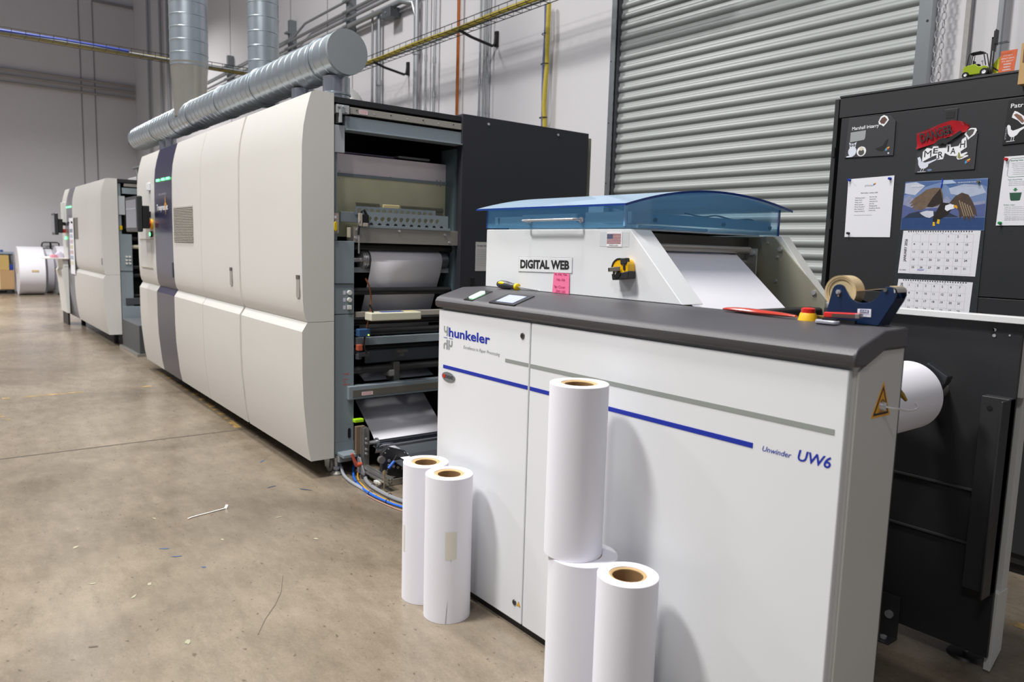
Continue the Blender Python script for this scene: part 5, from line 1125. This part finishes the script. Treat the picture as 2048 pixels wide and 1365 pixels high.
owl = flat('owl_sticker', circ_pts(-1.911, 1.818, .020, .024), yb_, ow, b1); flat('owl_head', [(-1.930, 1.862), (-1.926, 1.848), (-1.925, 1.835), (-1.897, 1.835), (-1.896, 1.848), (-1.892, 1.862), (-1.903, 1.855), (-1.92, 1.855)], yb_-.0002, ow, owl)
for x in (-1.918, -1.904): flat('owl_eye', circ_pts(x, 1.847, .0055), yb_-.0012, blackprint, owl); flat('owl_eye', circ_pts(x, 1.847, .0022), yb_-.0022, ow, owl)
flat('owl_perch', [(-1.938, 1.792), (-1.91, 1.792), (-1.898, 1.805), (-1.902, 1.81), (-1.918, 1.80), (-1.938, 1.797)], yb_-.0003, ow, owl)
o_ = flat('bear_sticker', circ_pts(-1.866, 1.815, .023), yb_, wp, b1); flat('bear_body', circ_pts(-1.866, 1.811, .014), yb_-.0009, mat('dark mix', '#4b4a46', .6), o_); flat('bear_head', circ_pts(-1.866, 1.827, .009), yb_-.0016, mat('bear cream', '#cfc6b6', .6), o_)
o_ = flat('rooster_sticker', [(-1.796, 1.945), (-1.786, 1.966), (-1.772, 1.972), (-1.756, 1.964), (-1.748, 1.948), (-1.757, 1.934), (-1.770, 1.920), (-1.780, 1.928), (-1.792, 1.932)], yb_, wp, b1)
flat('rooster_art', [(-1.790, 1.945), (-1.780, 1.961), (-1.768, 1.964), (-1.755, 1.950), (-1.768, 1.932), (-1.782, 1.935)], yb_-.0009, mat('bird brown', '#5a4038', .6), o_)
raven = [(-1.80, 1.822), (-1.785, 1.826), (-1.765, 1.834), (-1.754, 1.855), (-1.742, 1.862), (-1.746, 1.845), (-1.750, 1.828), (-1.765, 1.808), (-1.79, 1.814)]
flat('raven_cutout', raven, yb_, blackp, b1)
logo(b1, -1.752, 1.807, .018, yb_); flat('dot_sticker', circ_pts(-1.737, 1.797, .004), yb_, ow, b1)
# second magnet board
m2 = thing('name_plate', 'grey name board with road runner sticker and red tape, middle of the door', 'name board', (-1.49, YP, 1.70))
b2 = MB().prism('y', [(-1.612, 1.698), (-1.366, 1.700), (-1.366, 1.850), (-1.388, 1.875), (-1.605, 1.875)], YP-.004, YP).build('board', mgm, m2, bevel=.001)
outl = [(-1.583, 1.745), (-1.583, 1.79), (-1.567, 1.806), (-1.545, 1.800), (-1.541, 1.81), (-1.520, 1.81), (-1.518, 1.80), (-1.488, 1.800), (-1.486, 1.815), (-1.470, 1.813), (-1.468, 1.80), (-1.437, 1.803), (-1.425, 1.83), (-1.41, 1.84), (-1.404, 1.795), (-1.437, 1.772), (-1.442, 1.76), (-1.47, 1.765), (-1.49, 1.778), (-1.495, 1.752), (-1.522, 1.750), (-1.524, 1.772), (-1.545, 1.765)]
nb = flat('letter_sticker', outl, yb_, wp, b2)
for c, x, z, h in (('M', -1.576, 1.766, .030), ('E', -1.539, 1.779, .024), ('R', -1.517, 1.760, .026), ('I', -1.480, 1.782, .026), ('A', -1.467, 1.772, .026), ('H', -1.431, 1.795, .030)): text(c, nb, 'lettering', x, z, yb_-.0008, h, blackprint, bold=0 if c == 'M' else .012, wdt={'M': .030, 'I': .006}.get(c, .020))
rd_ = [(-1.604, 1.765), (-1.600, 1.752), (-1.598, 1.735), (-1.590, 1.720), (-1.582, 1.716), (-1.568, 1.716), (-1.556, 1.724), (-1.554, 1.735), (-1.54, 1.742), (-1.51, 1.756), (-1.508, 1.760), (-1.545, 1.748), (-1.57, 1.742), (-1.586, 1.748), (-1.588, 1.758), (-1.594, 1.769)]
bird = flat('bird_sticker', rd_, yb_, ow, b2)
for x in (-1.583, -1.573): flat('bird_leg', [(x, 1.718), (x+.002, 1.718), (x-.002, 1.704), (x+.006, 1.703), (x-.010, 1.703), (x-.004, 1.705)][:3]+[(x-.004, 1.704)], yb_-.0003, ow, bird)
flat('bird_ground', [(-1.599, 1.7015), (-1.563, 1.7015), (-1.563, 1.7035), (-1.599, 1.7035)], yb_, ow, b2)
flat('oval_sticker', circ_pts(-1.548, 1.708, .010, .005), yb_, mat('dull blue', '#66789a', .5), b2)
lp = flat('wolf_sticker', [(-1.418, 1.850), (-1.412, 1.866), (-1.395, 1.874), (-1.375, 1.872), (-1.370, 1.862), (-1.378, 1.845), (-1.395, 1.832), (-1.402, 1.825), (-1.408, 1.838)], yb_, wp, b2)
flat('wolf_art', [(-1.410, 1.852), (-1.405, 1.863), (-1.392, 1.869), (-1.380, 1.866), (-1.385, 1.85), (-1.398, 1.836)], yb_-.0009, mat('dark mix', '', .6), lp)
hs_ = flat('hand_sticker', [(-1.437, 1.785), (-1.428, 1.79), (-1.424, 1.768), (-1.402, 1.775), (-1.398, 1.77), (-1.414, 1.76), (-1.396, 1.762), (-1.394, 1.757), (-1.42, 1.746), (-1.434, 1.745), (-1.440, 1.752)], yb_-.0008, wp, b2)
flat('hand_art', [(-1.435, 1.775), (-1.430, 1.775), (-1.425, 1.757), (-1.41, 1.757), (-1.428, 1.749), (-1.436, 1.753)], yb_-.0016, mat('art olive', '#8a8a4a', .6), hs_)
logo(b2, -1.405, 1.725, .020, yb_)
rt_ = thing('danger_tape', 'crumpled strip of red tape with black letters on the middle name board', 'tape', (-1.5, YP, 1.80))
pl = mat('red film', '#a3161f', .18, coat=.6)
mb = MB(); TOP = [(-1.615, 1.872), (-1.57, 1.884), (-1.52, 1.903), (-1.475, 1.915), (-1.43, 1.905), (-1.398, 1.886)]; BOT = [(-1.610, 1.802), (-1.573, 1.812), (-1.535, 1.822), (-1.49, 1.842), (-1.445, 1.850), (-1.408, 1.862)]
vs = []
for i, (t_0, b_0) in enumerate(zip(TOP, BOT)):
    for j in range(5):
        k_ = j/4; vs.append((t_0[0]+(b_0[0]-t_0[0])*k_, yb_-.004-.004*math.sin(i*1.7+j*1.9)-.002*math.cos(j*3.1), t_0[1]+(b_0[1]-t_0[1])*k_))
mb.add(vs, [(5*i+j, 5*i+j+1, 5*(i+1)+j+1, 5*(i+1)+j) for i in range(5) for j in range(4)]); ts = mb.build('tape_film', pl, rt_, fix=True)
text('DANGER', rt_, 'lettering', -1.592, 1.832, yb_-.0105, .038, blackprint, wdt=.135, rotv=.22, bold=.03)
flat('bat_cutout', [(-1.535, 1.818), (-1.52, 1.835), (-1.50, 1.842), (-1.48, 1.838), (-1.46, 1.85), (-1.43, 1.868), (-1.425, 1.855), (-1.45, 1.838), (-1.475, 1.822), (-1.488, 1.812), (-1.50, 1.820), (-1.512, 1.812), (-1.518, 1.822)], yb_-.0095, blackp, rt_)
# third board, cut by the frame
m3 = thing('name_plate', 'black name board with white bird at the right edge of the photo', 'name board', (-1.15, YP, 1.79))
b3 = MB().prism('y', [(-1.270, 1.792), (-1.03, 1.80), (-1.03, 1.99), (-1.262, 1.972)], YP-.004, YP).build('board', mat('board black', '#18181b', .45), m3, bevel=.001)
text('Patr', b3, 'lettering', -1.252, 1.938, yb_, .018, wp, wdt=.045, bold=.01)
flat('bird_sticker', [(-1.258, 1.868), (-1.255, 1.850), (-1.252, 1.835), (-1.243, 1.822), (-1.232, 1.820), (-1.219, 1.828), (-1.210, 1.842), (-1.190, 1.856), (-1.192, 1.862), (-1.215, 1.852), (-1.235, 1.846), (-1.243, 1.852), (-1.245, 1.865), (-1.252, 1.872)], yb_, wp, b3)
for x in (-1.238, -1.230): flat('bird_leg', [(x, 1.822), (x+.002, 1.822), (x, 1.805), (x-.002, 1.805)], yb_, wp, b3)
flat('bird_ground', [(-1.256, 1.8035), (-1.225, 1.8045), (-1.225, 1.8065), (-1.256, 1.8055)], yb_, wp, b3)
rs = flat('hare_sticker', [(-1.242, 1.912), (-1.236, 1.925), (-1.225, 1.92), (-1.215, 1.912), (-1.20, 1.90), (-1.19, 1.87), (-1.205, 1.868), (-1.22, 1.885), (-1.244, 1.90)], yb_, wp, b3)
flat('hare_art', [(-1.238, 1.910), (-1.228, 1.914), (-1.21, 1.902), (-1.197, 1.88), (-1.205, 1.874), (-1.225, 1.895)], yb_-.0009, mat('hare brown', '#7c5a48', .6), rs)
text('PATRICK', b3, 'lettering', -1.263, 1.862, yb_, .006, greylight, wdt=.05, rotv=-PI/2)
# notice, left
pw = mat('notice paper', '#dedee4', .65)
n1 = thing('notice', 'white holiday notice pinned at the left of the cabinet door', 'paper', (-1.81, YP, 1.41))
s_1 = MB().prism('y', [(-1.916, 1.412), (-1.697, 1.412), (-1.701, 1.694), (-1.920, 1.688)], YP-.002, YP-.001).build('sheet', pw, n1, smooth=False)
text('prisma', s_1, 'lettering', -1.835, 1.650, YP-.002, .010, greyp, wdt=.036); logo(s_1, -1.797, 1.652, .013, YP-.002)
text('Paid Holiday Calendar 2025', s_1, 'lettering', -1.852, 1.617, YP-.002, .006, blackprint, wdt=.08)
for i, (a, c) in enumerate((('Wednesday, January 1', "New Year's Day"), ('Monday, May 26', 'Memorial Day'), ('Friday, July 4', 'Independence Day'), ('Monday, September 1', 'Labor Day'), ('Thursday, November 27', 'Thanksgiving Day'), ('Friday, November 28', 'Thanksgiving, observed'), ('Thursday, December 25', 'Christmas Day'))):
    text(a, s_1, 'lettering', -1.878, 1.595-i*.0105, YP-.002, .0052, blackprint, wdt=.0022*len(a)+.004); text(c, s_1, 'lettering', -1.808, 1.598-i*.0105, YP-.002, .0052, blackprint, wdt=.0022*len(c)+.004)
text('Your holidays listed for scheduled times', s_1, 'lettering', -1.878, 1.514, YP-.002, .004, greyp, wdt=.088)
# notice, right
n2 = thing('notice', 'white printed notice with green headings at the right edge of the photo', 'paper', (-1.15, YP, 1.46))
s_2 = MB().prism('y', [(-1.262, 1.463), (-1.04, 1.463), (-1.04, 1.745), (-1.256, 1.744)], YP-.002, YP-.001).build('sheet', pw, n2, smooth=False)
grn = mat('green print', '#1f7a4c', .6)
fr2 = [(-1.238, 1.665), (-1.238, 1.725), (-1.228, 1.735), (-1.06, 1.735)]
MB().ring([(x, YP-.0022, z) for x, z in [(-1.06, 1.66), (-1.232, 1.66), (-1.24, 1.668), (-1.238, 1.727), (-1.230, 1.735), (-1.06, 1.735)]], .0007, 4).build('border_line', grn, s_2)
text('Recycling Notes', s_2, 'lettering', -1.232, 1.724, YP-.002, .006, grn, wdt=.045, bold=.01)
for i in range(7): text('- sort board and paper into the bins shown', s_2, 'lettering', -1.228+(.006 if i > 2 else 0), 1.714-i*.0075, YP-.002, .0035, greyp, wdt=.10)
text('Paper Recycle Rules', s_2, 'lettering', -1.234, 1.647, YP-.002, .005, grn, wdt=.05)
for i in range(3): text('flatten cartons and keep the area clean', s_2, 'lettering', -1.23, 1.639-i*.007, YP-.002, .0035, greyp, wdt=.09)
flat('arrow_mark', [(-1.208, 1.615), (-1.2, 1.615), (-1.2, 1.609), (-1.195, 1.609), (-1.204, 1.601), (-1.213, 1.609), (-1.208, 1.609)], YP-.002, grn, s_2)
flat('bin_picture', [(-1.224, 1.596), (-1.180, 1.596), (-1.184, 1.566), (-1.19, 1.564), (-1.215, 1.564), (-1.219, 1.568)], YP-.002, mat('bin green', '#1d4f3a', .6), s_2)
text('Rubber ranges', s_2, 'lettering', -1.24, 1.545, YP-.002, .005, grn, wdt=.04)
for i in range(8): text('keep lids closed and sort every container', s_2, 'lettering', -1.236+(.004 if i > 4 else .0), 1.537-i*.0075, YP-.002, .0035, greyp if i < 6 else blackprint, wdt=.11)
# push pins
def pin(x, z, c, label):
    t = thing('push_pin', label, 'push pin', (x, YP, z), 'push pins on the cabinet door')
    MB().lathe([(.001, -.016), (.0055, -.0155), (.006, -.013), (.0035, -.010), (.004, -.004), (.0065, -.002), (.0065, 0)], (x, YP-.002, z), 'y', 14, closed=False).build('pin_head', mat('pin'+c, c, .3), t, fix=True)
    MB().cyl((x, YP-.002, z), (x, YP+.003, z), .0008, n=6).build('pin_point', chrome, t)
pin(-1.912, 1.684, '#2238a8', 'blue push pin at the upper left of the holiday notice'); pin(-1.718, 1.680, '#2238a8', 'blue push pin at the upper right of the holiday notice')
pin(-1.896, 1.430, '#3a2f35', 'dark push pin at the lower left of the holiday notice'); pin(-1.248, 1.733, '#c0202a', 'red push pin at the top of the right notice')
pin(-1.246, 1.473, '#1f8a4a', 'green push pin at the bottom of the right notice'); pin(-1.343, 1.647, '#6d6a62', 'brass push pin at the upper right of the eagle picture')
# calendar
cl = thing('wall_calendar', 'eagle picture calendar hanging on the black cabinet door', 'calendar', (-1.48, YP, 1.06))
bkc = MB().prism('y', [(-1.663, 1.05), (-1.300, 1.05), (-1.303, 1.45), (-1.655, 1.45)], YP-.002, YP).build('backing', mat('calendar marbled back', '#24292d', .5, var=.7, scale=70), cl, smooth=False)
pic = MB().prism('y', [(-1.652, 1.447), (-1.304, 1.443), (-1.309, 1.661), (-1.648, 1.661)], YP-.003, YP-.001).build('picture_sheet', mat('sky blue grey', '#6f84ac', .35, var=.25, scale=8), cl, smooth=False)
yp = YP-.003
def art(pts, c, d, nm, v=0): return flat(nm, pts, yp-d, mat('art'+c+str(v), c, .4, var=v, scale=40), pic, .0001)
art([(-1.651, 1.448), (-1.305, 1.445), (-1.306, 1.497), (-1.65, 1.500)], '#2c4574', .0001, 'water', .15)
art([(-1.648, 1.60), (-1.63, 1.612), (-1.60, 1.600), (-1.56, 1.635), (-1.49, 1.655), (-1.45, 1.62), (-1.40, 1.612), (-1.34, 1.64), (-1.309, 1.625), (-1.309, 1.655), (-1.40, 1.660), (-1.5, 1.657), (-1.648, 1.66)], '#4a6596', .0001, 'sky_band', .2)
art([(-1.647, 1.655), (-1.60, 1.658), (-1.56, 1.64), (-1.60, 1.60), (-1.646, 1.61)], '#b9bfcd', .0002, 'cloud', .15)
art([(-1.46, 1.625), (-1.40, 1.64), (-1.33, 1.632), (-1.311, 1.60), (-1.37, 1.585), (-1.45, 1.60)], '#a9b3c8', .0002, 'cloud', .15)
art([(-1.650, 1.55), (-1.645, 1.585), (-1.625, 1.60), (-1.605, 1.585), (-1.58, 1.570), (-1.53, 1.58), (-1.49, 1.565), (-1.465, 1.592), (-1.44, 1.565), (-1.37, 1.560), (-1.311, 1.568), (-1.308, 1.50), (-1.65, 1.50)], '#8b90aa', .0003, 'mountain', .4)
art([(-1.651, 1.56), (-1.61, 1.545), (-1.55, 1.54), (-1.45, 1.545), (-1.38, 1.545), (-1.309, 1.555), (-1.307, 1.50), (-1.651, 1.50)], '#515d8c', .0004, 'hill', .2)
art([(-1.640, 1.500), (-1.62, 1.518), (-1.58, 1.528), (-1.54, 1.523), (-1.49, 1.527), (-1.45, 1.520), (-1.41, 1.500)], '#2a3448', .0005, 'island', .1)
br_ = '#3d3028'
wingL = [(-1.493, 1.628), (-1.525, 1.630), (-1.555, 1.622), (-1.575, 1.605), (-1.60, 1.588), (-1.622, 1.563), (-1.605, 1.566), (-1.619, 1.551), (-1.600, 1.556), (-1.612, 1.538), (-1.592, 1.545), (-1.598, 1.530), (-1.578, 1.537), (-1.57, 1.532), (-1.545, 1.545), (-1.52, 1.545), (-1.50, 1.55), (-1.478, 1.562), (-1.482, 1.60)]
wingR = [(-1.452, 1.562), (-1.43, 1.590), (-1.405, 1.604), (-1.378, 1.594), (-1.360, 1.565), (-1.345, 1.535), (-1.335, 1.500), (-1.350, 1.513), (-1.345, 1.487), (-1.362, 1.503), (-1.362, 1.480), (-1.377, 1.502), (-1.385, 1.484), (-1.393, 1.505), (-1.405, 1.495), (-1.41, 1.525), (-1.425, 1.545)]
art(wingL, '#6b5a4a', .0007, 'eagle_wing', .45); art(wingR, '#4a3c33', .0007, 'eagle_wing', .4)
art([(-1.495, 1.625), (-1.487, 1.60), (-1.478, 1.565), (-1.52, 1.545), (-1.545, 1.548), (-1.525, 1.585)], '#2c2420', .0009, 'eagle_shoulder', .2)
for i in range(5): art([(-1.545-i*.012, 1.600-i*.006), (-1.548-i*.012, 1.596-i*.006), (-1.585-i*.008, 1.55-i*.0), (-1.582-i*.008, 1.553)], '#a08e78', .0009, 'feather_line')
for i in range(5): art([(-1.415+i*.011, 1.570-i*.006), (-1.411+i*.011, 1.572-i*.006), (-1.385+i*.009, 1.503), (-1.389+i*.009, 1.503)], '#8f7c66', .0009, 'feather_line')
art([(-1.485, 1.565), (-1.45, 1.56), (-1.44, 1.535), (-1.455, 1.51), (-1.475, 1.498), (-1.495, 1.485), (-1.512, 1.478), (-1.515, 1.495), (-1.505, 1.52), (-1.495, 1.545)], '#241e1c', .001, 'eagle_body', .2)
art([(-1.515, 1.528), (-1.545, 1.530), (-1.573, 1.522), (-1.562, 1.512), (-1.545, 1.502), (-1.528, 1.498), (-1.512, 1.507)], '#c3c6d2', .0011, 'eagle_tail', .2)
art([(-1.467, 1.550), (-1.450, 1.557), (-1.432, 1.553), (-1.425, 1.545), (-1.430, 1.537), (-1.445, 1.533), (-1.458, 1.526), (-1.468, 1.535)], '#dfe2ea', .0012, 'eagle_head', .1)
art([(-1.433, 1.552), (-1.422, 1.551), (-1.416, 1.542), (-1.419, 1.535), (-1.424, 1.541), (-1.433, 1.540)], '#d69a26', .0014, 'eagle_beak')
art([(-1.513, 1.480), (-1.505, 1.480), (-1.502, 1.463), (-1.512, 1.462)], '#dcae20', .0014, 'eagle_claw'); art([(-1.494, 1.492), (-1.484, 1.490), (-1.485, 1.471), (-1.496, 1.473)], '#dcae20', .0014, 'eagle_claw')
text('Kelly Spicers', pic, 'lettering', -1.618, 1.637, yp-.0014, .008, wp, wdt=.052, bold=.01); text('GALLERY OF NATURE CALENDAR 2026', pic, 'lettering', -1.425, 1.645, yp-.0014, .0045, wp, wdt=.09, bold=.01)
for i in range(2): text('fine papers and packaging for printers', pic, 'lettering', -1.425, 1.637-i*.006, yp-.0014, .003, greylight, wdt=.085)
flat('hanger_patch', [(-1.495, 1.643), (-1.43, 1.645), (-1.45, 1.66), (-1.49, 1.661)], yp-.0004, mat('patch', '#a8bcd6', .3), pic)
MB().ring([(-1.490, YP-.006, 1.668), (-1.488, YP-.006, 1.66), (-1.492, YP-.006, 1.628)], .0025, 8).build('hook_strap', mat('strap blue', '#1d47c8', .4), cl)
cp_ = mat('calendar paper', '#dcdce2', .6); gl_ = mat('grid line', '#b9bac6', .7)
def month(pts_x0, x1, z0, z1, title, first, ndays, rows, zt):
    sh_ = MB().prism('y', [(pts_x0, z0), (x1-.004, z0-.002), (x1, z1), (pts_x0+.008, z1)], YP-.0035, YP-.0022).build('month_sheet', cp_, cl, smooth=False)
    y = YP-.0035; gx0, gx1 = pts_x0+.050, x1-.026; cw = (gx1-gx0)/7; rh_ = .0345; gz = z1-.016
    mbb = MB()
    for i in range(8): mbb.box(gx0+i*cw, gx0+i*cw+.0007, y-.0003, y, max(z0+.004, gz-rh_*5), gz)
    for j in range(6):
        if gz-j*rh_ > z0: mbb.box(gx0, gx1, y-.0003, y, gz-j*rh_, gz-j*rh_+.0007)
    mbb.build('grid_lines', gl_, sh_, smooth=False)
    for i in range(26): MB().box(pts_x0+.030+i*.0105, pts_x0+.0345+i*.0105, y-.0006, y+.0005, z1-.006, z1-.001).build('punch_hole', blackprint, sh_, smooth=False)
    mbb = None
    for d_ in range(1, ndays+1):
        k_ = first+d_-1; r_, c_ = divmod(k_, 7)
        if gz-r_*rh_-.016 < z0+.002: break
        text(str(d_), sh_, 'date_number', gx0+c_*cw+.008, gz-r_*rh_-.0135, y, .0095, mat('date ink', '#3a3a40', .6), bold=.01)
    for i, dn_ in enumerate(('SUN', 'MON', 'TUE', 'WED', 'THU', 'FRI', 'SAT')): text(dn_, sh_, 'day_name', gx0+i*cw+.014, z1-.0125, y, .003, greyp)
    text(title, sh_, 'month_title', pts_x0+.030, zt, y, .0115, MATS['date ink'], bold=.02, rotv=PI/2, wdt=.0085*len(title) if len(title) > 3 else .022)
    return sh_
ms = month(-1.645, -1.316, 1.249, 1.442, 'JANUARY 2026', 4, 31, 5, 1.302)
text('HOLIDAY', ms, 'handwriting', -1.560, 1.263, YP-.0035, .009, mat('pen blue', '#3a52c8', .6), wdt=.03, shear=.2)
text('KELLY SPICERS', ms, 'lettering', -1.64, 1.262, YP-.0035, .005, blackprint, wdt=.03)
month(-1.648, -1.326, 1.062, 1.222, '2026', 0, 28, 5, 1.172)
# things on top of the cabinet
ZT = 2.088
fk = thing('toy_forklift', 'lime green toy forklift standing on top of the black cabinet', 'toy', (-1.406, 3.585, ZT))
lime = mat('lime paint', '#8fa31a', .3); FY = 3.585
body = [(-1.4590, ZT+.012), (-1.4590, ZT+.042), (-1.4540, ZT+.052), (-1.4140, ZT+.056), (-1.4010, ZT+.045), (-1.3910, ZT+.042), (-1.3760, ZT+.045), (-1.3640, ZT+.035), (-1.3610, ZT+.012)]
MB().prism('y', body, FY-.02, FY+.02).build('chassis', lime, fk, bevel=.003)
for x, r in ((-1.4460, .0135), (-1.3740, .0165)):
    for y in (FY-.027, FY+.013):
        wh = MB().lathe([(r*.55, 0), (r*.9, 0), (r, .003), (r, .011), (r*.9, .014), (r*.55, .014)], (x, y, ZT+r), 'y', 20).build('wheel', rubber, fk, fix=True)
        MB().lathe([(.001, .003), (r*.4, .001), (r*.56, .003), (r*.56, .011), (.001, .011)], (x, y, ZT+r), 'y', 16, closed=False).build('hub', wp, wh, fix=True)
for y in (FY-.018, FY+.018):
    MB().ring([(-1.4460, y, ZT+.05), (-1.4400, y, ZT+.098), (-1.4260, y, ZT+.103), (-1.3960, y, ZT+.104), (-1.3840, y, ZT+.098), (-1.3720, y, ZT+.045)], .0022, 6).ring([(-1.4360, y, ZT+.05), (-1.4310, y, ZT+.098)], .0015, 5).build('cage_frame', blackp, fk)
MB().box(-1.4400, -1.3880, FY-.018, FY+.018, ZT+.099, ZT+.104).build('cage_roof', blackp, fk, bevel=.001)
MB().box(-1.4240, -1.4010, FY-.012, FY+.012, ZT+.05, ZT+.056).box(-1.4270, -1.4220, FY-.012, FY+.012, ZT+.055, ZT+.072).build('seat', blackp, fk, bevel=.002)
MB().ring([(-1.3880, FY, ZT+.045), (-1.3930, FY, ZT+.066)], .001, 5).ring([(-1.3930+.002*math.cos(a*PI/4), FY+.007*math.sin(a*PI/4), ZT+.067+.002*math.cos(a*PI/4)) for a in range(8)], .001, 4, closed=True).build('steering_wheel', blackp, fk)
for y in (FY-.012, FY+.012): MB().box(-1.3600, -1.3540, y-.002, y+.002, ZT+.008, ZT+.155).box(-1.3540, -1.3490, y-.0015, y+.0015, ZT+.10, ZT+.18).build('mast', blackp, fk)
MB().box(-1.3600, -1.3500, FY-.014, FY+.014, ZT+.15, ZT+.155).box(-1.3490, -1.3460, FY-.016, FY+.016, ZT+.125, ZT+.185).build('carriage', blackp, fk)
for y in (FY-.011, FY+.009): MB().box(-1.3460, -1.3010, y, y+.004, ZT+.128, ZT+.130).build('fork', blackp, fk)
hc = thing('toy_chain', 'tiny grey chain hanging from the toy forklift forks', 'chain', (-1.343, 3.585, ZT+.07))
mb = MB()
for i in range(9): mb.ring([(-1.3430+.002*math.cos(k_*PI/3), 3.58, ZT+.122-i*.006+.0035*math.sin(k_*PI/3)) for k_ in range(6)], .0006, 4, closed=True)
mb.build('links', chrome, hc)['kind'] = 'stuff'
vs_ = thing('safety_vest', 'small lime yellow vest behind the orange card on the cabinet', 'vest', (-1.34, 3.61, ZT))
MB().prism('y', [(-1.3710, ZT+.032), (-1.3460, ZT+.008), (-1.3210, ZT+.01), (-1.3210, ZT+.075), (-1.3380, ZT+.078), (-1.3540, ZT+.058)], 3.606, 3.612).build('vest_cloth', mat('hi vis', '#c2cc1e', .6), vs_, bevel=.001)
MB().prism('y', [(-1.3650, ZT+.040), (-1.3620, ZT+.045), (-1.3310, ZT+.022), (-1.3340, ZT+.017)], 3.6052, 3.606).build('reflective_band', MATS['magnet grey'], vs_, smooth=False)
oc = thing('orange_card', 'orange card with white lettering standing on top of the black cabinet', 'card', (-1.2980, 3.61, ZT))
os_ = MB().prism('y', [(-1.3370, ZT-.0), (-1.2770, ZT-.0), (-1.2710, ZT+.098), (-1.3310, ZT+.098)], 3.604, 3.606).build('card_sheet', mat('card orange', '#cf6338', .6), oc, smooth=False)
for i, (s_, b__) in enumerate((("IT'S NOT", 0), ('ABOUT IDEAS.', 0), ("IT'S ABOUT", 0), ('MAKING', .02), ('IDEAS', .02), ('HAPPEN.', .02))):
    text(s_, os_, 'lettering', -1.3040, ZT+.075-i*.0115, 3.604, .006, wp, wdt=.0036*len(s_)+.006, centre=True, bold=b__)
MB().prism('x', [(3.606, ZT), (3.64, ZT), (3.61, ZT+.05)], -1.3050, -1.3030).build('easel_leg', card, oc)
bp_ = thing('carton', 'cardboard piece hanging over the cabinet top at the right edge of the photo', 'box', (-1.2, 3.56, 2.0))
MB().box(-1.222, -.95, 3.50, 3.545, 2.02, 2.18).build('box_body', mat('kraft', '#b79766', .75), bp_, bevel=.001)
MB().box(-1.212, -.95, 3.498, 3.50, 2.105, 2.172).build('printed_band', mat('brown print', '#6b4632', .6), bp_, smooth=False)
